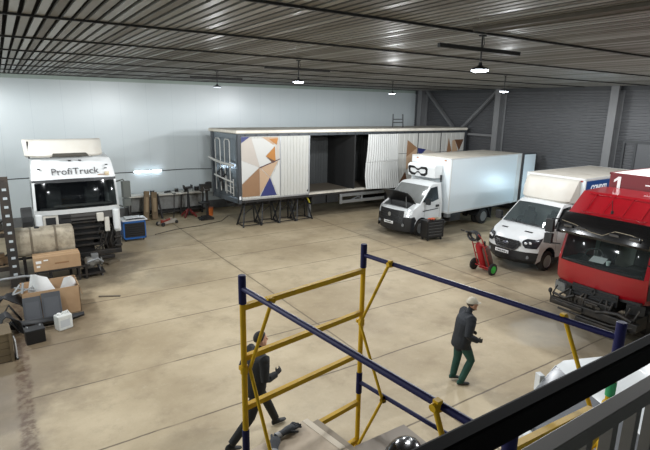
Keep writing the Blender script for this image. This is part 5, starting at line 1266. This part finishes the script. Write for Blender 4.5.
def gas_trolley():
    o = Vector((13.0, 10.06, 0)); t = tag(empty('gas_trolley', o), 'red two-wheeled trolley with green wheel hub in front of the white van', 'trolley')
    TR = mat('trolley_red', (168, 40, 40), .45, var=.12); g = math.radians(25)
    def lean(x, y, z): return (x - math.sin(g) * z, y, .2 + math.cos(g) * z + .3 * x * 0)
    for s in (-1, 1):
        b = MB(); b.tube([lean(.10, s * .24, -.12), lean(0, s * .24, .1), lean(0, s * .22, 1.15), lean(-.12, s * .22, 1.36)], .018, 8); b.build('side_tube', TR, t, smooth=50)
        w = wheel(t, (-.02, s * .38, .2), r=.2, w=.09, side=s, rimm=mat('hub_green', (58, 170, 66), .45) if s < 0 else mat('hub_dark', (60, 58, 52), .6), dish=.03)
    for z in (.08, .5, .85):
        b = MB(); b.tube([lean(0, -.24, z), lean(.14, -.22, z), lean(.22, 0, z), lean(.14, .22, z), lean(0, .24, z)], .014, 7); b.build('hoop', TR, t, smooth=50)
    b = MB(); b.bar(lean(.0, 0, -.1), lean(.28, 0, -.1), .5, .02); b.tube([(-.02, -.34, .2), (-.02, .34, .2)], .018, 8); b.build('toe_plate', TR, t)
    b = MB(); b.tube([lean(-.12, -.22, 1.36), lean(-.14, 0, 1.38), lean(-.12, .22, 1.36)], .02, 8); b.build('grip', BLACKP, t)
    def cyl(name, y, r, h, m, label, cap):
        c = tag(empty(name, o + Vector(lean(.16, y, -.085))), label, 'gas cylinder'); c.rotation_euler = (0, -g, 0)
        b = MB(); b.lathe((0, 0, 0), (0, 0, 1), [(0, r * .9), (.02, r), (h * .82, r), (h * .9, r * .8), (h * .96, r * .4), (h, r * .3)], 18); b.build('bottle', m, c, smooth=40)
        b = MB(); b.lathe((0, 0, h), (0, 0, 1), [(0, .03), (.06, .03), (.07, .045), (.12, .045)], 10); b.tube([(0, 0, h + .05), (-.08, 0, h + .07)], .02, 7); b.build('valve', cap, c)
        return c
    cyl('gas_cylinder', .13, .125, 1.02, mat('cylinder_red', (160, 26, 34), .4, var=.1), 'red gas cylinder standing on the two-wheeled trolley', STEELG)
    cyl('gas_cylinder', -.14, .125, .98, mat('cylinder_umber', (88, 62, 56), .5, var=.15), 'dull brown gas cylinder on the trolley, next to the green wheel hub', BLACKP)
    h = tag(empty('gas_hose', o + Vector(lean(-.1, 0, 1.2))), 'coiled black gas hose hanging over the handle of the red trolley', 'hose')
    b = MB(); pts = []
    for k in range(40):
        a = 2 * PI * k / 13; pts.append((.08 * math.sin(a * .31) - .02, .20 * math.cos(a), .14 * math.sin(a) + .05))
    b.tube(pts, .034, 7); b.build('hose_coil', BLACKP, h, smooth=60)
    b = MB(); b.obox((-.16, .16, .16), (.26, .05, .05), (0, .3, .4)); b.tube([(-.25, .2, .2), (-.36, .26, .24)], .018, 6); b.build('torch', STEELD, h)
gas_trolley()
# ------------------------------------------------------------------ blue and yellow scaffold tower
def scaffold():
    t = tag(empty('scaffold_tower', (1.965, 2.03, 0)), 'yellow and blue tubular scaffold tower in front of the gallery rail', 'scaffold')
    o = Vector((1.965, 2.03, 0))
    YE = mat('scaffold_yellow', (196, 156, 18), .6, spec=.25, var=.12, scale=8, dirt=(120, 92, 30), dirt_amt=.3, dirt_scale=5)
    BL = mat('scaffold_blue', (16, 18, 68), .55, spec=.25, var=.12, dirt=(16, 18, 50), dirt_amt=.3)
    P = {k: Vector((x, y, 0)) - Vector((o.x, o.y, 0)) for k, (x, y) in dict(a=(1.26, 2.93), b=(2.46, 3.13), c=(2.73, 1.17), d=(1.45, .93)).items()}
    Z = lambda p, z: Vector((p.x, p.y, z))
    joints = [4.18, 2.98, 1.78, .58]
    for k, p in P.items():
        b = MB(); b.tube([Z(p, .14), Z(p, 4.0)], .0215, 14); po = b.build('post', YE, t, smooth=50)
        for j in joints:
            b = MB(); lo = j - (.21 if k != 'c' else .33)
            b.lathe(Z(p, lo), (0, 0, 1), [(0, .024), (.004, .0275), (j - lo - .004, .0275), (j - lo, .024)], 14); b.build('socket_sleeve', BL, po, smooth=40)
    b = MB(); b.lathe(Z(P['c'], 3.73), (0, 0, 1), [(0, .026), (.09, .027)], 14); b.build('green_tape', mat('green_tape', (46, 150, 96), .5), t, smooth=40)
    b = MB()
    for k, (dx, dz) in enumerate(((0, .0), (.006, -.04), (-.005, -.08), (.004, -.12))): b.lathe(Z(P['c'], 3.66 + dz), (.1 * (k - 1.5), .1, 1), [(0, .026), (.015, .033), (.03, .027)], 12)
    b.build('rag_wrap', mat('yellow_rag', (214, 176, 40), .7, var=.2), t, smooth=40)
    # frame rungs
    for e in (('a', 'b'), ('d', 'c')):
        for z in (3.945, 3.56, 3.165, 2.68, 2.28, 1.9, 1.45, 1.05, .7, .3):
            if e[0] == 'd' and z > 3.6: continue
            b = MB(); b.bar(Z(P[e[0]], z), Z(P[e[1]], z), .04, .04); b.build('rung', YE, t)
    b = MB(); b.bar(Z(P['c'].lerp(P['d'], .26), 3.79), Z(P['d'], 4.06), .03, .04); b.build('end_brace', YE, t)
    # long blue tubes
    for e in (('a', 'd'), ('b', 'c')):
        for z in ((4.085, 2.78, 1.685, .485) if e[0] == 'a' else (4.085, 2.885, 1.685, .485)):
            b = MB(); b.tube([Z(P[e[0]], z), Z(P[e[1]], z)], .0185, 12); b.build('stringer', BL, t, smooth=50)
    # hinged yellow diagonals
    def diag(a, c, za, zc, u, sleeve=True):
        p = P[a]; q = P[a].lerp(P[c], u); n = (P[c] - P[a]).normalized(); side = Vector((-n.y, n.x, 0)) * (.035 if a in 'ad' else -.035)
        b = MB(); b.tube([Z(p, za) + n * .02 + side, Z(q, zc) + side], .013, 10); d = b.build('diagonal_brace', YE, t, smooth=50)
        b = MB(); b.lathe(Z(q, zc) + side * 1.5, -side, [(0, .018), (.055, .018)], 10); b.obox(Z(q, zc) + side * .5, (.03, .03, .055)); b.build('brace_hook', YE, d)
        return d
    for a, c in (('a', 'd'), ('b', 'c')):
        diag(a, c, 3.47, 4.09, .16); diag(a, c, 3.47, 2.87, .16); diag(a, c, 2.2, 2.87, .16); diag(a, c, 2.2, 1.67, .16)
        diag(c, a, 3.4, 4.09, .16); diag(c, a, 3.4, 2.87, .16)
    # hinge eyes
    b = MB()
    for a, c in (('a', 'd'), ('b', 'c')):
        n = (P[c] - P[a]).normalized()
        for z in (3.47, 2.2): b.lathe(Z(P[a], z) + Vector((0, 0, -.03)), (0, 0, 1), [(0, .028), (.06, .028)], 12); b.obox(Z(P[a], z) - n * .035, (.04, .02, .03))
    b.build('hinge_clamp', YE, t, smooth=40)
    # working deck
    b = MB()
    for k in range(4):
        u0, u1 = .04 + k * .14, .17 + k * .14
        q = [P['a'].lerp(P['b'], u0), P['a'].lerp(P['b'], u1), P['d'].lerp(P['c'], u1), P['d'].lerp(P['c'], u0)]
        b.slab([Z(x, 2.702) for x in q], (0, 0, 1), .028)
    b.build('deck', mat('scaffold_deck_board', (150, 138, 120), .8, var=.15, scale=6, dirt=(110, 100, 86), dirt_amt=.4), t)
    for k, p in P.items():
        w = wheel(t, (p.x, p.y, .075), r=.075, w=.04, side=1, name='castor', dish=.01)
        b = MB(); b.box(p.x - .02, p.x + .02, p.y - .035, p.y + .035, .07, .15); b.build('castor_fork', STEELD, t)
    return t
scaffold()
s = tag(empty('board_sheet', (1.6, 2.8, 2.7315)), 'pale beige board lying on the scaffold deck under the grey gloves', 'board')
b = MB(); b.slab([(1.89 - 1.6, 3.09 - 2.8, 0), (1.22 - 1.6, 2.965 - 2.8, 0), (1.30 - 1.6, 2.25 - 2.8, 0), (1.985 - 1.6, 2.38 - 2.8, 0)], (0, 0, 1), .012); b.build('sheet', mat('pale_beige_board', (196, 180, 158), .75, var=.06, scale=6, dirt=(150, 134, 112), dirt_amt=.4, dirt_scale=6), s)
b = MB(); b.slab([(1.885 - 1.6, 3.085 - 2.8, .0121), (1.83 - 1.6, 3.075 - 2.8, .0121), (1.90 - 1.6, 2.62 - 2.8, .0121), (1.955 - 1.6, 2.62 - 2.8, .0121)], (0, 0, 1), .002); b.build('lighter_edge', mat('pale_edge', (214, 202, 182), .75), s)
def glove(loc, rz, label, flip=1):
    t = tag(empty('work_glove', loc, rz), label, 'glove', 'gloves on the scaffold board'); t.scale = (.8, .8, .8)
    m = mat('grey_knit_glove', (58, 61, 65), .9, var=.25, scale=30, bump=.3)
    b = MB(); rows = []
    for x, w, h in ((-.10, .040, .022), (-.06, .038, .022), (0, .05, .03), (.05, .05, .028), (.075, .042, .02)):
        rows.append([Vector((x, w * math.cos(a), .028 + h * math.sin(a))) for a in [2 * PI * k / 12 for k in range(13)]])
    b.grid(rows)
    b.poly([r for r in rows[0][:-1]]); b.poly([r for r in rows[-1][:-1]])
    for k, (y, l) in enumerate(((-.036, .075), (-.013, .095), (.011, .09), (.035, .07))):
        b.tube([(.06, y, .03), (.06 + l * .5, y * 1.2, .038), (.06 + l, y * 1.25, .018)], [.013, .0125, .010], 8)
    b.tube([(.0, flip * .04, .03), (.03, flip * .075, .03), (.06, flip * .085, .02)], [.014, .013, .010], 8)
    b.build('knit_hand', m, t, smooth=70)
    b = MB(); b.grid([[Vector((x, .042 * math.cos(a), .028 + .024 * math.sin(a))) for a in [2 * PI * k / 12 for k in range(13)]] for x in (-.105, -.15)]); b.build('cuff', mat('glove_cuff', (150, 150, 150), .9), t, smooth=70, solid=.004)
glove((1.50, 2.93, 2.744), 1.0, 'grey knitted work glove lying on the left corner of the scaffold board')
glove((1.66, 3.01, 2.748), .2, 'second grey knitted work glove, nearer to the tip of the scaffold board', -1)
c = tag(empty('black_helmet', (2.32, 2.36, 2.79), .5), 'glossy black rounded plastic shell at the bottom edge, right of the board', 'shell')
b = MB(); rows = []
for i in range(9):
    th = PI / 2 * i / 8; rows.append([Vector((.20 * math.cos(a) * math.sin(th + .02), .14 * math.sin(a) * math.sin(th + .02), .10 * math.cos(th) - .09)) for a in [2 * PI * k / 20 for k in range(21)]])
b.grid(rows); b.build('shell', BLACKG, c, smooth=70, solid=.006)
b = MB(); b.tube([(.20 * math.cos(a), .14 * math.sin(a), -.09) for a in [2 * PI * k / 20 for k in range(21)]], .010, 6); b.build('rim', BLACKP, c, smooth=60)
c.name = 'plastic_shell'
b = MB(); b.box(-.22, .30, -.2, .22, -.02, 0)
c2 = b.build('deck_box', mat('grey_beige_board', (150, 140, 128), .8, var=.1)); c2.location = (2.27, 2.42, 2.70); c2.name = 'support_plank'
tag(c2, 'short grey plank under the glossy black shell on the scaffold', 'plank')

# ------------------------------------------------------------------ gallery railing
def railing():
    t = tag(empty('gallery_railing', (0, .45, 3.7)), 'dark railing with grey balusters crossing the lower right corner', 'railing')
    HR = mat('handrail_black', (11, 9, 8), .8, var=.3, scale=6, spec=.1); GR = mat('railing_grey', (92, 88, 82), .6, metal=.1, var=.12, scale=6)
    b = MB(); b.box(-4, 5.5, -.030, .004, 1.056, 1.106); b.build('handrail', HR, t, bevel=.006)
    b = MB(); b.box(-4, 5.5, -.018, .018, .925, .965); b.box(-4, 5.5, -.018, .018, .10, .13); b.build('mid_bar', GR, t, bevel=.002)
    for k in range(18):
        x = -.315 + k * .107
        b = MB(); b.box(x - .0125, x + .0125, -.0125, .0125, .13, .925); b.build('baluster', GR, t)
    for x in (-1.6, 2.6):
        b = MB(); b.box(x - .025, x + .025, -.025, .025, 0, 1.055); b.build('rail_post', GR, t)
railing()

# ------------------------------------------------------------------ white minibus below the gallery
def minibus():
    t = tag(empty('minibus', (5.23, 2.90, 0), math.radians(-23)), 'white minibus mostly hidden below the dark gallery handrail', 'minibus')
    W = .95
    rows = [(.06, .30, .86, .12, 0), (.0, .45, .90, .14, 0), (.0, .80, .92, .14, 0), (.03, 1.02, .92, .12, .02), (.12, 1.10, .92, .10, .03), (.66, 1.80, .87, .05, .02), (.80, 1.88, .87, .02, .03), (2.2, 1.93, .87, 0, .05), (4.1, 1.90, .87, 0, .05)]
    pos, edge = van_body(t, rows, 4.2, 1.12, .32, (.75, .36), WHITE2, 4, blk_rows=(0,), glassm=glass('pale_screen', (128, 130, 134), .3, .2), wfrac=.985)
    for y in (-.3, .45): b = MB(); b.tube([pos(rows[4], y) + Vector((-.02, 0, .04)), pos(rows[4], y + .25) + Vector((.04, 0, .18)), pos(rows[5], y + .3) + Vector((-.12, 0, -.12))], .018, 6); b.build('wiper', BLACKP, t)
    for s in (-1, 1):
        side_window(t, edge, s, 4, rows, [(.45, 1.22), (.80, 1.70), (1.5, 1.72), (1.5, 1.2)], .92, .87, 1.12, 1.86)
        side_window(t, edge, s, 4, rows, [(1.62, 1.2), (1.62, 1.72), (3.8, 1.72), (3.8, 1.2)], .92, .87, 1.12, 1.86)
        b = MB(); b.tube([(.5, s * .88, 1.3), (.54, s * .93, 1.40)], .02, 6); b.obox((.54, s * .95, 1.48), (.08, .12, .28)); b.k = 1; b.obox((.585, s * .95, 1.48), (.02, .09, .22)); b.build('mirror', [WHITE2, BLACKG], t, bevel=.02)
        b = MB(); b.grid([[pos((0, z, .92, .14, 0), s * u) + Vector((-.02, 0, 0)) for u in (.6, .75, .9)] for z in (.66, .86)]); b.build('headlight', LENS, t, solid=.03)
        wheel(t, (.75, s * .80, .31), r=.31, w=.2, side=s); wheel(t, (3.3, s * .80, .31), r=.31, w=.2, side=s)
    b = MB(); b.grid([[pos((0, z, .92, .14, 0), u) + Vector((-.02, 0, 0)) for u in (-.5, -.25, 0, .25, .5)] for z in (.68, .84)]); b.build('grille', BLACKP, t, solid=.02)
    plate(t, basis((-.02, 0, .5), (0, -1, 0), (0, 0, 1)))
    b = MB()
    for x in (1.6, 2.4, 3.2): b.box(x, x + .03, -.7, .7, 1.855, 1.905)
    b.build('roof_rib', mat('grey_white_edging', (196, 198, 196)), t)
    seats(t, .95, .75); b = MB(); b.box(.34, .55, -.8, .8, .9, 1.15); b.build('dashboard', mat('dash_grey', (44, 46, 48)), t, bevel=.04)
    b = MB(); b.box(.2, 4.1, -.85, .85, .33, .4); b.tube([(.75, -.75, .31), (.75, .75, .31)], .05, 7); b.tube([(3.3, -.75, .31), (3.3, .75, .31)], .05, 7); b.build('underbody', STEELD, t)
minibus()
# ------------------------------------------------------------------ people
import numpy as np
def ell_ring(c, rx, ry, n=16, tilt=0.0):
    out = []
    for k in range(n + 1):
        a = 2 * PI * k / n; x = rx * math.cos(a); y = ry * math.sin(a)
        out.append(Vector((c[0] + x, c[1] + y, c[2] + x * tilt)))
    return out
def body_mesh(name, shapes, bones, mats, parent, voxel=.0085):
    """shapes: list of MB closed solids merged into one skin; bones: (p0, p1, radius, material index) colour the nearest surface"""
    b = MB()
    for s in shapes:
        a = len(b.v); b.v += s.v; b.f += [tuple(i + a for i in f) for f in s.f]; b.mi += s.mi
    tmp = b.build(name + '_tmp', mats[0])
    md = tmp.modifiers.new('r', 'REMESH'); md.mode = 'VOXEL'; md.voxel_size = voxel; md.use_smooth_shade = True
    sm = tmp.modifiers.new('s', 'SMOOTH'); sm.factor = .5; sm.iterations = 3
    dg = bpy.context.evaluated_depsgraph_get(); dg.update()
    me = bpy.data.meshes.new_from_object(tmp.evaluated_get(dg)); bpy.data.objects.remove(tmp)
    me.materials.clear(); me.name = name
    for m in mats: me.materials.append(m)
    n = len(me.polygons); c = np.empty(n * 3); me.polygons.foreach_get('center', c); c = c.reshape(-1, 3)
    best = np.full(n, 1e9); idx = np.zeros(n, int)
    for p0, p1, r, k in bones:
        p0 = np.array(p0, float); p1 = np.array(p1, float); d = p1 - p0; L2 = max(d @ d, 1e-9)
        t = np.clip(((c - p0) @ d) / L2, 0, 1); q = np.linalg.norm(c - (p0 + t[:, None] * d), axis=1) - r
        w = q < best; best[w] = q[w]; idx[w] = k
    me.polygons.foreach_set('material_index', idx.astype('i')); me.polygons.foreach_set('use_smooth', np.ones(n, bool)); me.update()
    o = bpy.data.objects.new(name, me); COL.objects.link(o); o.parent = parent
    return o

SKIN = mat('skin', (196, 148, 122), .6, var=.06, scale=20)
def hand_shapes(wr, fwd, palm_n, side, curl=.8):
    """palm with four unequal curled fingers and a thumb; wr wrist point, fwd finger direction, palm_n palm normal"""
    f = Vector(fwd).normalized(); n = Vector(palm_n); n = (n - f * n.dot(f)).normalized(); s = f.cross(n) * side
    out = []; wr = Vector(wr)
    b = MB(); rows = []
    for d, w, h in ((-.01, .024, .018), (.03, .036, .017), (.07, .042, .016), (.095, .040, .013)):
        rows.append([wr + f * d + s * (w * math.cos(a)) + n * (h * math.sin(a)) for a in [2 * PI * k / 12 for k in range(13)]])
    b.grid(rows); b.poly(rows[0][:-1]); b.poly(rows[-1][:-1]); out.append(b); bones = [(wr, wr + f * .09, .03, 4)]
    for k, (o, l) in enumerate(((-.031, .062), (-.010, .072), (.011, .068), (.031, .052))):
        p = wr + f * .088 + s * o; pts = [p - f * .02, p]; d = f.copy()
        for j, q in enumerate((.42, .33, .25)):
            d = (d * math.cos(curl * .6) + n * math.sin(curl * .6)).normalized(); ax = d; pts.append(pts[-1] + d * l * q * 1.15)
        b = MB(); b.tube(pts, [.0105, .0105, .010, .0095, .008], 8); out.append(b); bones.append((pts[1], pts[-1], .01, 4))
    p = wr + f * .025 - s * .03; t1 = p + (f * .6 - s * .7 + n * .3).normalized() * .04; t2 = t1 + (f * .9 - s * .1 + n * .5).normalized() * .032
    b = MB(); b.tube([p + s * .012, p, t1, t2], [.014, .0135, .012, .009], 8); out.append(b); bones.append((p, t2, .012, 4))
    return out, bones

def person(loc, rz, label, J, cols, hair_rgb, cap=None, headyaw=0.0, bulk=1.0):
    t = tag(empty('person', loc, rz), label, 'person')
    skin, jack, trou, shoe = SKIN, cols[0], cols[1], cols[2]
    mats = [skin, jack, trou, shoe, mat('dark_work_glove', (52, 50, 48), .85, var=.2, scale=30)]
    V = {k: Vector(p) for k, p in J.items()}
    S = []; B = []
    hip, chest, neck, head = V['hip'], V['chest'], V['neck'], V['head']
    # torso: jacket from below the hips to the shoulders
    def at(f): return hip.lerp(chest, f)
    sec = [(at(-.30), .125, .172), (at(-.05), .135, .185), (at(.25), .13, .178), (at(.55), .135, .19), (at(.85), .135, .205), (at(1.05), .12, .20), (at(1.22), .085, .13), (at(1.33), .06, .065)]
    b = MB(); rows = [ell_ring(c, rx * (bulk if i < 6 else 1), ry * (1 + (bulk - 1) * .6 if i < 6 else 1), 20) for i, (c, rx, ry) in enumerate(sec)]; b.grid(rows); b.poly(rows[0][:-1]); b.poly(rows[-1][:-1]); S.append(b)
    B += [(at(-.22), at(1.2), .14 * bulk, 1), (at(.9) + Vector((0, -.1, 0)), at(.9) + Vector((0, .1, 0)), .12, 1), (at(-.25) + Vector((0, -.06, 0)), at(-.25) + Vector((0, .06, 0)), .13, 1)]
    b = MB(); b.tube([at(1.2), neck, head + Vector((-.01, 0, -.04))], [.062, .056, .055], 12); S.append(b); B.append((neck, head, .055, 0))
    # head with face, built along its own facing direction
    f = Vector((math.cos(headyaw), math.sin(headyaw), 0)); s = Vector((-f.y, f.x, 0)); u = Vector((0, 0, 1))
    def H(a, c, d): return head + f * a + s * c + u * d
    b = MB(); b.ball(head + u * .045 - f * .01, (.098, .078, .098), 16, 12); S.append(b)
    b = MB(); b.ball(head - u * .03 + f * .022, (.072, .060, .085), 14, 10); S.append(b)
    b = MB(); b.tube([H(.083, 0, .035), H(.108, 0, -.004), H(.088, 0, -.018)], [.010, .016, .012], 8); S.append(b)
    b = MB(); b.tube([H(.076, -.03, .044), H(.088, 0, .046), H(.076, .03, .044)], .011, 7); S.append(b)
    b = MB(); b.tube([H(.076, -.022, -.052), H(.088, 0, -.05), H(.076, .022, -.052)], .008, 7); S.append(b)
    b = MB(); b.ball(H(.072, 0, -.092), (.022, .026, .02), 8, 6); S.append(b)
    for q in (-1, 1): b = MB(); b.ball(H(-.004, q * .078, .0), (.022, .010, .034), 8, 6); S.append(b)
    B += [(head + u * .05, head - u * .06, .09, 0), (H(.09, 0, 0), H(.1, 0, 0), .02, 0)]
    for L in ('l', 'r'):
        sg = 1 if L == 'l' else -1
        sh, el, wr = V[L + 'sh'], V[L + 'el'], V[L + 'wr']
        b = MB(); b.tube([at(1.0) + Vector((0, sg * .10, 0)), sh, sh.lerp(el, .3), el, el.lerp(wr, .3), wr - (wr - el).normalized() * .012], [q * (1 + (bulk - 1) * .8) for q in (.085, .078, .066, .055, .054, .044)], 14); S.append(b)
        B += [(sh, el, .062, 1), (el, wr - (wr - el).normalized() * .03, .05, 1)]
        b = MB(); b.ball(sh, (.075, .075, .075), 12, 8); S.append(b)
        hs, hb = hand_shapes(wr, V[L + 'hd'] - wr, Vector((.1, -sg * 1.0, -.25)), sg); S += hs; B += hb
        hp, kn, an, to = V[L + 'hp'], V[L + 'kn'], V[L + 'an'], V[L + 'to']
        b = MB(); b.tube([hp + Vector((0, 0, .08)), hp, hp.lerp(kn, .5), kn, kn.lerp(an, .35), an.lerp(kn, .06)], [q * (1 + (bulk - 1) * .5) for q in (.092, .096, .084, .066, .064, .056)], 14); S.append(b)
        B += [(hp + Vector((0, 0, -.12)), kn, .08, 2), (kn, an, .058, 2)]
        d = (to - an); d.z = 0; d = d.normalized(); heel = an - d * .05 + Vector((0, 0, -.045)); w = Vector((-d.y, d.x, 0))
        b = MB(); rows = []
        for k, (x, hw, z0, z1) in enumerate(((-.075, .028, -.075, -.01), (-.05, .038, -.08, .03), (.0, .042, -.08, .035), (.07, .046, -.08, -.015), (.13, .046, -.08, -.035), (.18, .030, -.075, -.045))):
            dz = (to.z - an.z + .075) * max(0, x) / .18; c = an + d * x + Vector((0, 0, dz))
            rows.append([c + w * (hw * math.cos(a)) + Vector((0, 0, (z0 + z1) / 2 + (z1 - z0) / 2 * math.sin(a))) for a in [2 * PI * k2 / 12 for k2 in range(13)]])
        b.grid(rows); b.poly(rows[0][:-1]); b.poly(rows[-1][:-1]); S.append(b)
        B += [(an + Vector((0, 0, -.045)), to + Vector((0, 0, -.0)), .045, 3)]
    body_mesh('body', S, B, mats, t)
    # eyes
    for q in (-1, 1):
        b = MB(); b.ball(H(.080, q * .030, .026), (.008, .011, .007), 10, 6); b.build('eye', mat('eye_dark', (30, 26, 24), .2), t, smooth=80)
    # hair
    hm = mat('hair_%d' % hair_rgb[0], hair_rgb, .7, var=.3, scale=60)
    b = MB(); rows = []
    for i in range(8):
        th = (.02 + .98 * i / 7) * 1.95
        rows.append([head + u * (.047 + .104 * math.cos(th)) + f * (-.014 + .103 * math.sin(th) * math.cos(a) * (1 if math.cos(a) < .2 else max(.55, 1 - .5 * max(0, th - .9)))) + s * (.083 * math.sin(th) * math.sin(a)) + (u * max(0, math.cos(a)) * .07 * max(0, th - .9)) for a in [2 * PI * k / 22 for k in range(23)]])
    b.grid(rows); b.build('hair', hm, t, smooth=80, solid=.008)
    # collar
    b = MB(); rows = []
    for dz, r in ((-.045, .082), (.0, .074), (.035, .072)): rows.append(ell_ring(at(1.26) + Vector((.004, 0, dz)), r, r * 1.05, 18))
    b.grid(rows); b.build('collar', cols[0], t, smooth=80, solid=.012)
    # jacket hem band
    b = MB(); rows = [ell_ring(at(-.30) + Vector((0, 0, dz)), r * bulk, r * 1.36 * (1 + (bulk - 1) * .6), 24) for dz, r in ((-.02, .128), (.0, .132), (.03, .131))]; b.grid(rows); b.build('hem', cols[0], t, smooth=80, solid=.012)
    if cap:
        b = MB(); rows = []
        for i in range(9):
            th = (.03 + .97 * i / 8) * 1.58; k = 1.0 + .03 * math.sin(i)
            rows.append([head + u * (.055 + .112 * math.cos(th)) + f * (-.012 + .114 * k * math.sin(th) * math.cos(a)) + s * (.094 * k * math.sin(th) * math.sin(a)) for a in [2 * PI * k2 / 24 for k2 in range(25)]])
        b.grid(rows); c = b.build('cap', cap, t, smooth=80, solid=.006)
        b = MB(); rows = []
        for i in range(4):
            v = i / 3; rows.append([head + u * (.058 - .012 * v) + f * (.09 * math.cos(a) + (.078 * v) * math.cos(a) + .0) + s * (.09 * math.sin(a)) for a in [(-1 + 2 * k / 10) * 1.1 for k in range(11)]])
        b.grid(rows); b.build('peak', cap, c, smooth=80, solid=.005)
    return t

NAVY = mat('jacket_navy', (27, 31, 37), .75, var=.2, scale=14, bump=.2)
GREENT = mat('trousers_green', (30, 72, 62), .8, var=.15, scale=14, bump=.2)
BOOT = mat('boot_black', (24, 23, 23), .5, var=.2)
CAPM = mat('cap_beige', (176, 168, 150), .8, var=.12, scale=20)
# walking man in the open floor (x forward, y to his left)
person((7.10, 5.80, 0), math.radians(-28), 'person in dark navy jacket, green trousers and beige cap walking across the open floor',
       dict(hip=(-.03, 0, .96), chest=(.03, 0, 1.38), neck=(.075, 0, 1.53), head=(.12, 0, 1.645),
            lsh=(.05, .21, 1.43), lel=(.0, .27, 1.13), lwr=(.20, .22, 1.00), lhd=(.30, .19, .98),
            rsh=(.04, -.21, 1.43), rel=(-.03, -.27, 1.13), rwr=(.20, -.22, 1.00), rhd=(.30, -.19, .98),
            lhp=(-.03, .095, .90), lkn=(-.05, .10, .50), lan=(-.11, .10, .11), lto=(.06, .10, .03),
            rhp=(-.02, -.095, .90), rkn=(.15, -.10, .53), ran=(-.02, -.10, .085), rto=(.15, -.10, .012)),
       (NAVY, GREENT, BOOT), (70, 60, 52), cap=CAPM, headyaw=-.02, bulk=1.36)
DK = mat('overall_black', (27, 28, 30), .8, var=.2, scale=14, bump=.2)
DT = mat('trousers_black', (22, 23, 24), .8, var=.2, scale=14, bump=.2)
q = person((2.93, 6.40, 0), math.radians(4), 'person in black work clothes with short dark hair striding behind the scaffold post',
       dict(hip=(0, 0, .93), chest=(.04, 0, 1.34), neck=(.07, 0, 1.48), head=(.11, 0, 1.60),
            lsh=(.05, .205, 1.39), lel=(-.06, .26, 1.13), lwr=(.12, .23, .98), lhd=(.2, .2, .96),
            rsh=(.05, -.205, 1.39), rel=(.02, -.26, 1.10), rwr=(.25, -.20, 1.10), rhd=(.33, -.17, 1.13),
            lhp=(.0, .095, .88), lkn=(.24, .10, .52), lan=(.42, .10, .095), lto=(.60, .10, .03),
            rhp=(.0, -.095, .88), rkn=(-.14, -.10, .47), ran=(-.48, -.10, .14), rto=(-.32, -.10, .03)),
       (DK, DT, BOOT), (30, 26, 24), headyaw=-.1, bulk=1.18)
q.scale = (1.07, 1.07, 1.07)
